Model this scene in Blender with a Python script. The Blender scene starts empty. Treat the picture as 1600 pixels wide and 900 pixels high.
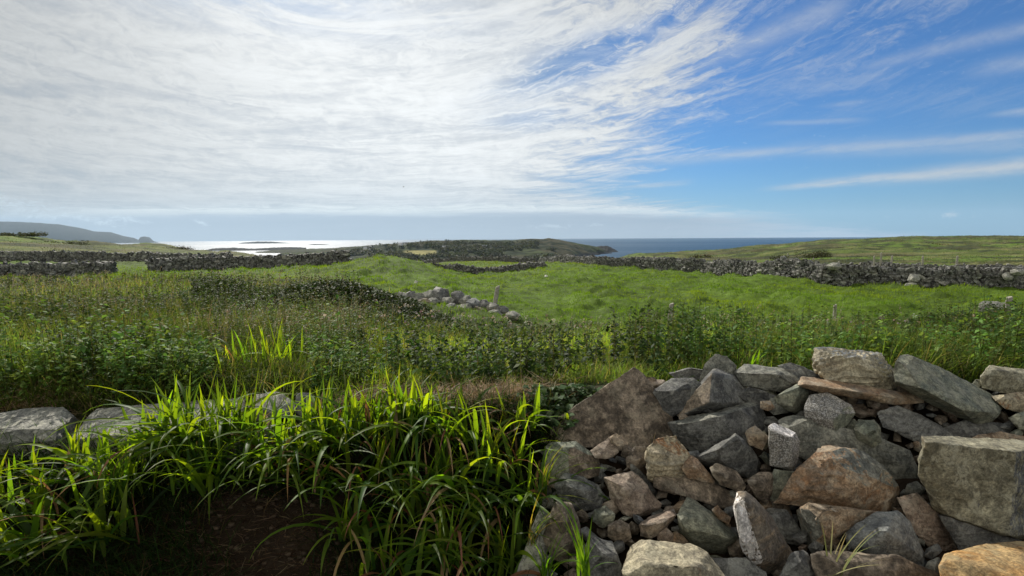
import bpy, bmesh, math, random
import numpy as np
from mathutils import Vector, Matrix, noise as mnoise

random.seed(7)
rng = np.random.default_rng(11)
scene = bpy.context.scene
COL = scene.collection
RAD = math.radians

# ------------------------------------------------------------------ camera
CAM_H = 1.6
PITCH = 5.64
ROLL = 0.36
F = 800.0                       # focal length in pixels of the 1600 px wide photograph
cam_data = bpy.data.cameras.new("camera")
cam = bpy.data.objects.new("camera", cam_data)
COL.objects.link(cam)
cam_data.sensor_width = 36.0
cam_data.lens = 36.0 * F / 1600.0
cam_data.clip_start = 0.05
cam_data.clip_end = 60000.0
CAM_M = (Matrix.Translation((0, 0, CAM_H)) @ Matrix.Rotation(RAD(90 - PITCH), 4, 'X')
         @ Matrix.Rotation(RAD(-ROLL), 4, 'Z'))
cam.matrix_world = CAM_M
scene.camera = cam
R3 = np.array(CAM_M.to_3x3())

# ------------------------------------------------------------------ sun, exposure
SUN_AZ, SUN_EL = -24.0, 36.0    # degrees left of the view axis, above the horizon
sv = Vector((math.sin(RAD(SUN_AZ)) * math.cos(RAD(SUN_EL)), math.cos(RAD(SUN_AZ)) * math.cos(RAD(SUN_EL)), math.sin(RAD(SUN_EL))))
sun_data = bpy.data.lights.new("sun", 'SUN')
sun_data.energy = 4.8
sun_data.angle = RAD(0.9)
sun_data.color = (1.0, 0.94, 0.84)
sun = bpy.data.objects.new("sun", sun_data)
COL.objects.link(sun)
sun.rotation_euler = sv.to_track_quat('Z', 'Y').to_euler()
sun.location = sv * 100
scene.view_settings.view_transform = 'Standard'
scene.view_settings.look = 'None'
scene.view_settings.gamma = 1.0
scene.view_settings.exposure = 0.18
scene.render.engine = 'CYCLES'
scene.cycles.use_denoising = True
scene.cycles.max_bounces = 6
scene.cycles.transparent_max_bounces = 6
scene.cycles.volume_bounces = 0

# ------------------------------------------------------------------ node helper
class NT:
    def __init__(s, tree):
        s.t = tree
    def n(s, typ, **kw):
        nd = s.t.nodes.new(typ)
        for k, v in kw.items():
            setattr(nd, k, v)
        return nd
    def put(s, sock, v):
        if v is None:
            return
        if isinstance(v, bpy.types.NodeSocket):
            s.t.links.new(v, sock)
        else:
            if hasattr(sock.default_value, '__len__') and not hasattr(v, '__len__'):
                v = (v,) * len(sock.default_value)
            if hasattr(v, '__len__') and len(v) == 3 and len(sock.default_value) == 4:
                v = tuple(v) + (1,)
            sock.default_value = v
    def m(s, op, a, b=None, c=None, clamp=False):
        nd = s.n('ShaderNodeMath', operation=op, use_clamp=clamp)
        s.put(nd.inputs[0], a); s.put(nd.inputs[1], b)
        if c is not None: s.put(nd.inputs[2], c)
        return nd.outputs[0]
    def add(s, a, b): return s.m('ADD', a, b)
    def mul(s, a, b): return s.m('MULTIPLY', a, b)
    def sub(s, a, b): return s.m('SUBTRACT', a, b)
    def ss(s, v, a, b, lo=0.0, hi=1.0):
        nd = s.n('ShaderNodeMapRange', interpolation_type='SMOOTHSTEP')
        s.put(nd.inputs['Value'], v); s.put(nd.inputs['From Min'], a); s.put(nd.inputs['From Max'], b)
        s.put(nd.inputs['To Min'], lo); s.put(nd.inputs['To Max'], hi)
        return nd.outputs[0]
    def lin(s, v, a, b, lo=0.0, hi=1.0):
        nd = s.n('ShaderNodeMapRange', interpolation_type='LINEAR')
        s.put(nd.inputs['Value'], v); s.put(nd.inputs['From Min'], a); s.put(nd.inputs['From Max'], b)
        s.put(nd.inputs['To Min'], lo); s.put(nd.inputs['To Max'], hi)
        return nd.outputs[0]
    def mix(s, f, a, b, blend='MIX'):
        nd = s.n('ShaderNodeMix', data_type='RGBA', blend_type=blend)
        s.put(nd.inputs[0], f); s.put(nd.inputs[6], a); s.put(nd.inputs[7], b)
        return nd.outputs[2]
    def vec(s, x, y, z=0.0):
        nd = s.n('ShaderNodeCombineXYZ')
        s.put(nd.inputs[0], x); s.put(nd.inputs[1], y); s.put(nd.inputs[2], z)
        return nd.outputs[0]
    def noise(s, v, scale=1.0, detail=4.0, rough=0.55, dist=0.0, dim='3D', color=False):
        nd = s.n('ShaderNodeTexNoise', noise_dimensions=dim)
        if v is not None: s.put(nd.inputs['Vector'], v)
        s.put(nd.inputs['Scale'], scale); s.put(nd.inputs['Detail'], detail)
        s.put(nd.inputs['Roughness'], rough); s.put(nd.inputs['Distortion'], dist)
        return nd.outputs['Color' if color else 'Fac']
    def ramp(s, v, stops):
        nd = s.n('ShaderNodeValToRGB')
        e = nd.color_ramp.elements
        while len(e) < len(stops): e.new(0.5)
        for i, (p, c) in enumerate(stops):
            e[i].position = p
            e[i].color = (tuple(c) + (1,)) if hasattr(c, '__len__') else (c, c, c, 1)
        s.put(nd.inputs[0], v)
        return nd.outputs[0]

# ------------------------------------------------------------------ world: Nishita sky with cirrus
def build_world():
    w = bpy.data.worlds.new("World")
    scene.world = w
    w.use_nodes = True
    t = w.node_tree
    t.nodes.clear()
    N = NT(t)
    out = N.n('ShaderNodeOutputWorld')
    bg = N.n('ShaderNodeBackground')
    bg.inputs['Strength'].default_value = 0.1
    sky = N.n('ShaderNodeTexSky', sky_type='NISHITA')
    sky.sun_disc = False
    sky.sun_elevation = RAD(SUN_EL)
    sky.sun_rotation = RAD(SUN_AZ)
    sky.air_density = 1.0
    sky.dust_density = 0.3
    sky.ozone_density = 2.5
    tc = N.n('ShaderNodeTexCoord')
    sep = N.n('ShaderNodeSeparateXYZ')
    t.links.new(tc.outputs['Generated'], sep.inputs[0])
    x, y, z = sep.outputs
    ya = N.m('MAXIMUM', N.m('ABSOLUTE', y), 0.12)
    s = N.m('DIVIDE', x, ya)              # tangent of the azimuth
    h = N.m('DIVIDE', z, ya)              # tangent of the elevation
    zz = N.add(N.m('MAXIMUM', z, 0.0), 0.07)
    cx = N.m('DIVIDE', x, zz); cy = N.m('DIVIDE', y, zz)   # cloud layer plane
    blue = N.mix(1.0, sky.outputs[0], (0.25, 0.53, 0.84), 'MULTIPLY')
    # rotated plane coordinates: streak direction
    def rot(a):
        ca, sa = math.cos(a), math.sin(a)
        return N.add(N.mul(cx, ca), N.mul(cy, sa)), N.add(N.mul(cx, -sa), N.mul(cy, ca))
    warp = N.noise(N.vec(cx, cy, 3.1), 0.35, 3, 0.5)
    wv = N.mul(N.sub(warp, 0.5), 2.2)
    a1, b1 = rot(RAD(14))
    n1 = N.noise(N.vec(N.mul(a1, 0.40), N.add(N.mul(b1, 1.45), wv), 0.0), 1.0, 7, 0.60, 0.4)
    sb = N.add(s, 0.2)
    q_ = N.m('DIVIDE', N.m('MAXIMUM', h, 0.0), N.add(N.mul(N.mul(sb, sb), 1.25), 1.0))
    lt = N.m('LOGARITHM', N.add(q_, 0.05), 2.718)
    sw = N.add(s, N.mul(N.sub(warp, 0.5), 0.25))
    n2 = N.noise(N.vec(N.mul(sw, 3.6), N.mul(lt, 8.0), 5.0), 1.0, 9, 0.64, 1.2)
    n3 = N.noise(N.vec(N.mul(cx, 1.0), N.mul(cy, 1.0), 9.0), 0.55, 5, 0.55)
    # edge of the veil
    n4 = N.noise(N.vec(N.mul(s, 15.0), N.mul(h, 30.0), 7.0), 1.0, 7, 0.68, 1.3)
    w2 = N.noise(N.vec(N.mul(s, 6.0), N.mul(h, 9.0), 12.0), 1.0, 4, 0.6)
    n5 = N.noise(N.vec(N.add(N.mul(sw, 8.5), N.mul(w2, 2.0)), N.add(N.mul(lt, 17.0), N.mul(N.sub(w2, 0.5), 3.6)), 2.0), 1.0, 10, 0.72, 1.4)
    edge = N.ramp(N.mul(N.m('MAXIMUM', h, 0.0), 2.0),
                  [(0.0, 0.92), (0.05, 0.80), (0.17, 0.60), (0.28, 0.648), (0.42, 0.680), (0.55, 0.728), (0.65, 0.748), (0.80, 0.74), (0.95, 0.76)])
    edge = N.sub(N.mul(edge, 2.0), 1.0)
    d = N.sub(edge, s)
    d = N.add(d, N.mul(N.sub(n1, 0.5), 0.30))
    d = N.add(d, N.add(N.mul(N.sub(n2, 0.5), 0.42), N.mul(N.sub(n5, 0.5), 0.40)))
    veil = N.ss(d, -0.06, 0.24)
    # blue gap in the veil, upper middle
    def blob(s0, h0, rs, rh, slope=0.0):
        ds = N.m('DIVIDE', N.sub(s, s0), rs)
        dh = N.m('DIVIDE', N.sub(N.sub(h, h0), N.mul(N.sub(s, s0), slope)), rh)
        r2 = N.add(N.mul(ds, ds), N.mul(dh, dh))
        return N.m('EXPONENT', N.mul(r2, -1.0))
    gap = N.m('MAXIMUM', N.mul(blob(0.15, 0.335, 0.14, 0.036, 0.35), 1.5), N.m('MAXIMUM', N.mul(blob(0.30, 0.41, 0.10, 0.030, 0.5), 1.0), N.mul(blob(0.04, 0.225, 0.09, 0.02, 0.1), 0.6)))
    veil = N.mul(veil, N.sub(1.0, N.m('MULTIPLY', gap, N.ss(n5, 0.40, 0.66, 1.0, 0.15), clamp=True)))
    gap2 = N.mul(blob(-0.40, 0.44, 0.32, 0.05, -0.12), N.ss(n2, 0.40, 0.62, 0.62, 0.1))
    tex = N.add(N.add(N.mul(n1, 0.20), N.mul(n2, 0.28)), N.add(N.mul(n3, 0.10), N.add(N.mul(n4, 0.18), N.mul(n5, 0.24))))
    dens = N.ss(tex, 0.36, 0.52)
    body = N.ss(s, 0.42, -0.05)            # thick veil towards the left
    dens = N.m('MAXIMUM', dens, N.mul(body, N.ss(tex, 0.26, 0.56, 0.66, 1.0)))
    dens = N.sub(dens, N.mul(gap2, 0.75))
    veil = N.m('MULTIPLY', veil, dens, clamp=True)
    # wisps and streaks over the blue part
    def streak(p0, p1, w0, w1, amp, tail=0.03):
        s0, h0 = (p0[0] - 800) / F, (370 - p0[1]) / F
        s1, h1 = (p1[0] - 800) / F, (370 - p1[1]) / F
        sl = (h1 - h0) / (s1 - s0)
        k = N.lin(s, s0, s1)
        wd = N.lin(s, s0, s1, w0 / F, w1 / F)
        dh = N.sub(N.sub(h, h0), N.mul(N.sub(s, s0), sl))
        dh = N.add(dh, N.mul(N.sub(n3, 0.5), 0.03))
        q = N.m('DIVIDE', dh, wd)
        g = N.m('EXPONENT', N.mul(N.mul(q, q), -1.0))
        if p1[0] > 1500:
            ends = N.ss(s, s0, s0 + 0.10)
        else:
            ends = N.mul(N.ss(s, s0 - tail, s0 + 0.06), N.ss(s, s1 + tail, s1 - 0.06))
        return N.mul(N.mul(g, ends), amp)
    ps = [((1165, 300), (1640, 258), 4, 14, 0.62), ((840, 268), (1640, 214), 9, 7, 0.36),
          ((1180, 240), (1640, 228), 10, 16, 0.22), ((965, 294), (1070, 287), 2.5, 3, 0.4),
          ((1060, 120), (1310, 20), 16, 22, 0.30), ((900, 150), (1150, 60), 10, 14, 0.28),
          ((1420, 34), (1560, -10), 6, 10, 0.42), ((1290, 128), (1640, 50), 7, 14, 0.26),
          ((1460, 132), (1640, 100), 9, 14, 0.26), ((1270, 174), (1345, 166), 4, 5, 0.26),
          ((1180, 200), (1345, 196), 4, 5, 0.2), ((1500, 192), (1640, 182), 5, 7, 0.3),
          ((1100, 345), (1260, 344), 3, 3, 0.3), ((870, 330), (1240, 344), 7, 3, 0.42)]
    wis = None
    for p in ps:
        v = streak(*p)
        wis = v if wis is None else N.m('MAXIMUM', wis, v)
    wis = N.mul(wis, N.ss(tex, 0.36, 0.56, 0.35, 1.3))
    cirr = N.mul(N.ss(N.add(N.mul(n3, 0.35), N.add(N.mul(n2, 0.35), N.mul(n5, 0.3))), 0.46, 0.64), N.mul(N.ss(h, 0.14, 0.40), 0.55))
    cirr = N.mul(cirr, N.ss(s, 1.05, 0.6, 0.6, 1.0))
    front = N.ss(y, -0.2, 0.25)
    wis = N.mul(N.m('MAXIMUM', wis, cirr), front)
    cover = N.m('MAXIMUM', veil, wis, clamp=True)
    # brightness of the veil, greatest below the sun
    lum = N.add(N.mul(blob(-0.15, 0.20, 0.62, 0.36), 0.34), 0.40)
    lum = N.mul(lum, N.ss(tex, 0.38, 0.60, 0.82, 1.14))
    lum = N.m('MAXIMUM', lum, N.ss(s, -0.1, 0.45, 0.0, 0.56))
    ccol = N.mix(1.0, N.vec(N.mul(lum, 9.9), N.mul(lum, 10.2), N.mul(lum, 10.3)), (1, 1, 1, 1), 'MULTIPLY')
    base = N.mix(N.mul(body, 0.62), blue, (2.2, 3.0, 4.0, 1))
    col = N.mix(cover, base, ccol)
    # pale air and low grey-blue band along the horizon
    pale = N.mix(N.ss(s, 0.0, 0.6), (2.6, 3.6, 4.6, 1), (2.3, 4.5, 7.0, 1))
    col = N.mix(N.mul(N.ss(h, 0.14, 0.0), 0.5), col, pale)
    bn = N.add(N.mul(N.sub(n3, 0.5), 0.016), N.mul(N.sub(n5, 0.5), 0.022))
    bandtop = N.add(N.ss(s, 0.05, 0.55, 0.044, 0.030), bn)
    band = N.mul(N.ss(h, N.add(bandtop, 0.008), N.sub(bandtop, 0.006)), N.ss(s, 0.62, 0.28))
    bcol = N.mix(N.ss(h, 0.04, 0.0), (2.65, 3.35, 4.25, 1), (3.3, 4.1, 5.0, 1))
    col = N.mix(N.mul(band, 0.8), col, bcol)
    strip = N.mul(N.m('EXPONENT', N.mul(N.m('POWER', N.m('DIVIDE', N.sub(h, N.add(bandtop, 0.012)), 0.007), 2.0), -1.0)), N.mul(N.ss(s, 0.55, 0.2), N.ss(s, -1.0, -0.6)))
    col = N.mix(N.mul(strip, N.ss(n5, 0.35, 0.6, 0.25, 0.75)), col, (7.4, 7.9, 7.9, 1))
    # small low clouds
    pn = N.noise(N.vec(N.mul(s, 42), N.mul(h, 100), 0.0), 1.0, 7, 0.7, 0.8)
    pm = None
    for (px, py, rx, ry, am, sl) in [(1478, 340, 17, 5, .75, .15), (1388, 342, 10, 3, .4, 0), (862, 354, 50, 5, .55, 0), (320, 345, 14, 3.2, .8, -.25),
                                     (205, 339, 34, 6, .75, -.15), (40, 318, 105, 16, .6, -.22), (130, 335, 90, 9, .6, -.2), (1530, 344, 30, 4, .25, 0),
                                     (745, 352, 30, 3, .3, 0), (930, 353, 22, 4, .35, 0)]:
        v = N.mul(blob((px - 800) / F, (370.5 - py) / F, rx / F, ry / F, sl), am)
        pm = v if pm is None else N.m('MAXIMUM', pm, v)
    puff = N.mul(N.ss(N.add(pm, N.mul(N.sub(pn, 0.5), 2.3)), 0.22, 1.05), front)
    col = N.mix(N.mul(puff, 0.75), col, (5.8, 6.6, 7.2, 1))
    # veil lit up around the hidden sun (above the picture)
    sd = N.n('ShaderNodeVectorMath', operation='DOT_PRODUCT')
    t.links.new(tc.outputs['Generated'], sd.inputs[0]); sd.inputs[1].default_value = sv
    glow = N.m('POWER', N.m('MAXIMUM', sd.outputs['Value'], 0.0), 26.0)
    col = N.mix(1.0, col, N.vec(N.mul(glow, 4.0), N.mul(glow, 3.9), N.mul(glow, 3.7)), 'ADD')
    back = N.ss(y, 0.02, -0.35)  # bright overcast added behind the camera to light the stone fronts
    col = N.mix(N.mul(back, N.ss(n3, 0.35, 0.65, 0.75, 1.0)), col, (7.6, 7.4, 6.8, 1))
    t.links.new(col, bg.inputs['Color'])
    t.links.new(bg.outputs[0], out.inputs[0])
build_world()

# ------------------------------------------------------------------ geometry helpers
def hor(px):
    """picture row of the sea horizon at column px"""
    return 371.0 - (px - 800) * 0.0063

def ray(px, py):
    v = np.stack([(np.asarray(px, float) - 800) / F, (450 - np.asarray(py, float)) / F, -np.ones_like(np.asarray(px, float))], -1)
    return v @ R3.T

def at(px, py, Y):
    """world point seen at (px,py) of the photograph, Y metres ahead"""
    d = ray(px, py)
    k = np.asarray(Y, float) / d[..., 1]
    p = d * k[..., None]
    p[..., 2] += CAM_H
    return p

def project(P):
    q = (P - np.array([0, 0, CAM_H])) @ R3
    return 800 + F * q[..., 0] / -q[..., 2], 450 - F * q[..., 1] / -q[..., 2]

def _hash(ix, iy, seed):
    n = (ix.astype(np.int64) * 374761393 + iy.astype(np.int64) * 668265263 + seed * 1442695041) & 0x7fffffff
    n = ((n ^ (n >> 13)) * 1274126177) & 0x7fffffff
    return ((n ^ (n >> 16)) & 0xffff) / 65535.0

def vnoise(x, y, seed=0):
    ix = np.floor(x); iy = np.floor(y)
    fx = x - ix; fy = y - iy
    fx = fx * fx * (3 - 2 * fx); fy = fy * fy * (3 - 2 * fy)
    a = _hash(ix, iy, seed); b = _hash(ix + 1, iy, seed); c = _hash(ix, iy + 1, seed); d = _hash(ix + 1, iy + 1, seed)
    return (a * (1 - fx) + b * fx) * (1 - fy) + (c * (1 - fx) + d * fx) * fy

def fbm(x, y, octv=4, seed=0):
    s = 0; a = 0.5; t = 0
    for i in range(octv):
        s = s + a * vnoise(x * 2 ** i + 17 * i, y * 2 ** i - 9 * i, seed + i); t += a; a *= 0.5
    return s / t

def sstep(v, a, b):
    t = np.clip((v - a) / (b - a), 0, 1)
    return t * t * (3 - 2 * t)

def mesh_np(name, V, Fq, mat, col=None, parent=None, smooth=True, loc=None):
    V = np.asarray(V, np.float32).reshape(-1, 3)
    if loc is not None:
        V = V - np.asarray(loc, np.float32)
    me = bpy.data.meshes.new(name)
    me.vertices.add(len(V)); me.vertices.foreach_set('co', V.ravel())
    Fq = np.asarray(Fq, np.int32)
    n, k = Fq.shape
    me.loops.add(n * k); me.loops.foreach_set('vertex_index', Fq.ravel())
    me.polygons.add(n)
    me.polygons.foreach_set('loop_start', np.arange(0, n * k, k, dtype=np.int32))
    me.polygons.foreach_set('loop_total', np.full(n, k, np.int32))
    me.polygons.foreach_set('use_smooth', np.full(n, smooth, bool))
    if col is not None:
        at_ = me.color_attributes.new('Col', 'FLOAT_COLOR', 'POINT')
        c = np.ones((len(V), 4), np.float32); c[:, :3] = np.asarray(col).reshape(-1, 3)
        at_.data.foreach_set('color', c.ravel())
    me.update(calc_edges=True)
    me.validate()
    me.materials.append(mat)
    o = bpy.data.objects.new(name, me)
    COL.objects.link(o)
    if loc is not None: o.location = loc
    if parent is not None:
        o.parent = parent
        if loc is not None: o.location = Vector(loc) - parent.location
        else: o.location = -parent.location
    return o

def empty(name, loc):
    o = bpy.data.objects.new(name, None)
    COL.objects.link(o); o.location = loc
    o.empty_display_size = 0.1
    return o

def tag(o, label=None, cat=None, group=None, kind=None):
    if label: o['label'] = label
    if cat: o['category'] = cat
    if group: o['group'] = group
    if kind: o['kind'] = kind
    return o

def bm_obj(name, bm, mat, parent=None, smooth=False, loc=None):
    me = bpy.data.meshes.new(name)
    if loc is not None: bmesh.ops.translate(bm, verts=bm.verts, vec=-Vector(loc))
    bm.to_mesh(me); bm.free()
    if smooth: me.polygons.foreach_set('use_smooth', [True] * len(me.polygons))
    me.materials.append(mat)
    o = bpy.data.objects.new(name, me)
    COL.objects.link(o)
    if loc is not None: o.location = loc
    if parent is not None:
        o.parent = parent
        o.location = (Vector(loc) if loc is not None else Vector()) - parent.location
    return o

# ------------------------------------------------------------------ materials
def new_mat(name):
    m = bpy.data.materials.new(name); m.use_nodes = True
    m.node_tree.nodes.clear()
    N = NT(m.node_tree)
    out = N.n('ShaderNodeOutputMaterial')
    return m, N, out

def foliage_mat(name, trans=0.45, gloss=0.25, rough=0.45, tint=(1.25, 1.15, 0.55)):
    m, N, out = new_mat(name)
    a = N.n('ShaderNodeAttribute', attribute_name='Col').outputs['Color']
    p = N.n('ShaderNodeBsdfPrincipled')
    N.put(p.inputs['Base Color'], a); p.inputs['Roughness'].default_value = rough
    p.inputs['Specular IOR Level'].default_value = gloss
    tr = N.n('ShaderNodeBsdfTranslucent')
    N.put(tr.inputs['Color'], N.mix(1.0, a, tuple(tint) + (1,), 'MULTIPLY'))
    mx = N.n('ShaderNodeMixShader'); mx.inputs[0].default_value = trans
    N.t.links.new(p.outputs[0], mx.inputs[1]); N.t.links.new(tr.outputs[0], mx.inputs[2])
    N.t.links.new(mx.outputs[0], out.inputs[0])
    return m

M_GRASS = foliage_mat('meadow_grass', 0.5, 0.1, 0.6)
M_FIELD = foliage_mat('pasture_grass', 0.55, 0.1, 0.6, (1.35, 1.15, 0.35))
M_LEAF = foliage_mat('weed_leaves', 0.42, 0.12, 0.62)
M_CROC = foliage_mat('sword_leaves', 0.60, 0.22, 0.5, (2.7, 2.45, 0.30))
M_DRY = foliage_mat('dry_leaves', 0.35, 0.15, 0.6, (1.2, 1.0, 0.7))
M_BRAMBLE = foliage_mat('bramble_leaves', 0.25, 0.08, 0.6)

def ground_mat():
    m, N, out = new_mat('ground')
    a = N.n('ShaderNodeAttribute', attribute_name='Col').outputs['Color']
    tc = N.n('ShaderNodeTexCoord').outputs['Object']
    f = N.noise(tc, 3.0, 8, 0.65)
    g = N.noise(tc, 0.15, 6, 0.6)
    v = N.mul(N.ss(f, 0.3, 0.7, 0.65, 1.35), N.ss(g, 0.35, 0.65, 0.8, 1.2))
    col = N.mix(1.0, a, N.vec(v, v, v), 'MULTIPLY')
    p = N.n('ShaderNodeBsdfPrincipled'); N.put(p.inputs['Base Color'], col)
    p.inputs['Roughness'].default_value = 0.9; p.inputs['Specular IOR Level'].default_value = 0.1
    b = N.n('ShaderNodeBump'); b.inputs['Strength'].default_value = 0.6; b.inputs['Distance'].default_value = 0.05
    N.put(b.inputs['Height'], N.noise(tc, 9.0, 6, 0.7)); N.t.links.new(b.outputs[0], p.inputs['Normal'])
    N.t.links.new(p.outputs[0], out.inputs[0])
    return m
M_GROUND = ground_mat()

def far_mat(name):
    m, N, out = new_mat(name)
    a = N.n('ShaderNodeAttribute', attribute_name='Col').outputs['Color']
    tc = N.n('ShaderNodeTexCoord').outputs['Object']
    f = N.noise(tc, 0.05, 8, 0.7)
    v = N.ss(f, 0.3, 0.7, 0.55, 1.45)
    col = N.mix(1.0, a, N.vec(v, v, v), 'MULTIPLY')
    p = N.n('ShaderNodeBsdfPrincipled'); N.put(p.inputs['Base Color'], col)
    p.inputs['Roughness'].default_value = 0.95; p.inputs['Specular IOR Level'].default_value = 0.05
    N.t.links.new(p.outputs[0], out.inputs[0])
    return m
M_FAR = far_mat('headland_heath')

def sea_mat():
    m, N, out = new_mat('sea')
    tc = N.n('ShaderNodeTexCoord').outputs['Object']
    mp = N.n('ShaderNodeMapping'); N.put(mp.inputs[0], tc); mp.inputs['Scale'].default_value = (0.012, 0.03, 1)
    w1 = N.noise(mp.outputs[0], 1.0, 8, 0.7)
    mp2 = N.n('ShaderNodeMapping'); N.put(mp2.inputs[0], tc); mp2.inputs['Scale'].default_value = (0.0006, 0.0022, 1)
    w2 = N.noise(mp2.outputs[0], 1.0, 4, 0.6)
    p = N.n('ShaderNodeBsdfPrincipled')
    N.put(p.inputs['Base Color'], N.mix(w2, (0.004, 0.040, 0.095, 1), (0.008, 0.060, 0.125, 1)))
    N.put(p.inputs['Roughness'], N.ss(w2, 0.3, 0.7, 0.40, 0.52))
    p.inputs['IOR'].default_value = 1.33; p.inputs['Specular IOR Level'].default_value = 0.20
    b = N.n('ShaderNodeBump'); b.inputs['Strength'].default_value = 1.0; b.inputs['Distance'].default_value = 7.0
    N.put(b.inputs['Height'], w1); N.t.links.new(b.outputs[0], p.inputs['Normal'])
    N.t.links.new(p.outputs[0], out.inputs[0])
    return m

def plain(name, col, rough=0.8, bump=0.0, scale=30.0, var=0.25):
    m, N, out = new_mat(name)
    tc = N.n('ShaderNodeTexCoord').outputs['Object']
    f = N.noise(tc, scale, 6, 0.65)
    v = N.ss(f, 0.3, 0.7, 1 - var, 1 + var)
    p = N.n('ShaderNodeBsdfPrincipled'); N.put(p.inputs['Base Color'], N.mix(1.0, tuple(col) + (1,), N.vec(v, v, v), 'MULTIPLY'))
    p.inputs['Roughness'].default_value = rough; p.inputs['Specular IOR Level'].default_value = 0.25
    if bump:
        b = N.n('ShaderNodeBump'); b.inputs['Strength'].default_value = 0.7; b.inputs['Distance'].default_value = bump
        N.put(b.inputs['Height'], f); N.t.links.new(b.outputs[0], p.inputs['Normal'])
    N.t.links.new(p.outputs[0], out.inputs[0])
    return m

def stone_mat(name, c1, c2, c3, lichen=0.25, lcol=(0.42, 0.42, 0.36), strata=0.4, speck=0.0, rough=0.72, mixpos=0.5, rust=0.0, percol=False):
    m, N, out = new_mat(name)
    tc = N.n('ShaderNodeTexCoord').outputs['Object']
    oi = N.n('ShaderNodeObjectInfo')
    off = N.mul(oi.outputs['Random'], 37.0)
    va = N.n('ShaderNodeVectorMath', operation='ADD'); N.put(va.inputs[0], tc); N.put(va.inputs[1], N.vec(off, off, off))
    tc = va.outputs[0]
    big = N.noise(tc, 4.5, 5, 0.6, 0.6)
    mid = N.noise(tc, 17.0, 6, 0.65, 0.3)
    fine = N.noise(tc, 90.0, 5, 0.75)
    mp = N.n('ShaderNodeMapping'); N.put(mp.inputs[0], tc); mp.inputs['Rotation'].default_value = (0.5, 0.3, 0.4); mp.inputs['Scale'].default_value = (4, 5, 46)
    st = N.noise(mp.outputs[0], 1.0, 4, 0.6, 0.5)
    crisp = N.noise(tc, 38.0, 8, 0.8, 0.8)
    f = N.ss(N.add(N.mul(big, 0.65), N.mul(mid, 0.35)), mixpos - 0.08, mixpos + 0.08)
    col = N.mix(f, tuple(c1) + (1,), tuple(c2) + (1,))
    col = N.mix(N.mul(N.ss(st, 0.50, 0.68), strata), col, tuple(c3) + (1,))
    if rust:
        r = N.ss(N.noise(tc, 6.5, 6, 0.7, 1.2), 0.56, 0.66)
        col = N.mix(N.mul(r, rust), col, (0.26, 0.115, 0.04, 1))
    v = N.mul(N.ss(fine, 0.30, 0.70, 0.60, 1.45), N.mul(N.ss(mid, 0.34, 0.66, 0.78, 1.25), N.ss(crisp, 0.38, 0.62, 0.66, 1.36)))
    col = N.mix(1.0, col, N.vec(v, v, v), 'MULTIPLY')
    if speck:
        vo = N.n('ShaderNodeTexVoronoi'); N.put(vo.inputs['Vector'], tc); vo.inputs['Scale'].default_value = 140
        sp = N.noise(tc, 150.0, 2, 0.5)
        col = N.mix(N.mul(N.ss(sp, 0.5, 0.56), speck), col, (0.03, 0.03, 0.035, 1))
        col = N.mix(N.mul(N.ss(sp, 0.44, 0.40), speck), col, (0.6, 0.6, 0.6, 1))
    if percol:
        col = N.mix(1.0, col, N.n('ShaderNodeAttribute', attribute_name='Col').outputs['Color'], 'MULTIPLY')
    if lichen:
        l1 = N.noise(tc, 9.0, 7, 0.72, 0.4)
        lm = N.mul(N.ss(l1, 0.53, 0.57), N.ss(crisp, 0.36, 0.52))
        col = N.mix(N.mul(lm, lichen), col, tuple(lcol) + (1,))
    if not percol:
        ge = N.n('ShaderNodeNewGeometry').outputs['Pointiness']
        wear_highlight = N.mul(N.ss(ge, 0.515, 0.60), N.ss(mid, 0.40, 0.58))  # pale worn edges that also paint in edge highlights
        col = N.mix(N.mul(wear_highlight, 0.7), col, N.mix(0.5, tuple(c2) + (1,), (.50, .48, .42, 1)))
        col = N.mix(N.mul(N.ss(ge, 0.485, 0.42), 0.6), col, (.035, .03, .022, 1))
    p = N.n('ShaderNodeBsdfPrincipled'); N.put(p.inputs['Base Color'], col)
    N.put(p.inputs['Roughness'], N.ss(mid, 0.3, 0.7, rough - 0.12, rough + 0.12)); p.inputs['Specular IOR Level'].default_value = 0.35
    b = N.n('ShaderNodeBump'); b.inputs['Strength'].default_value = 1.0; b.inputs['Distance'].default_value = 0.022
    N.put(b.inputs['Height'], N.add(N.mul(mid, 0.5), N.add(N.mul(crisp, 0.55), N.mul(st, 0.35 * strata + 0.1))))
    N.t.links.new(b.outputs[0], p.inputs['Normal'])
    N.t.links.new(p.outputs[0], out.inputs[0])
    return m

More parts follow.
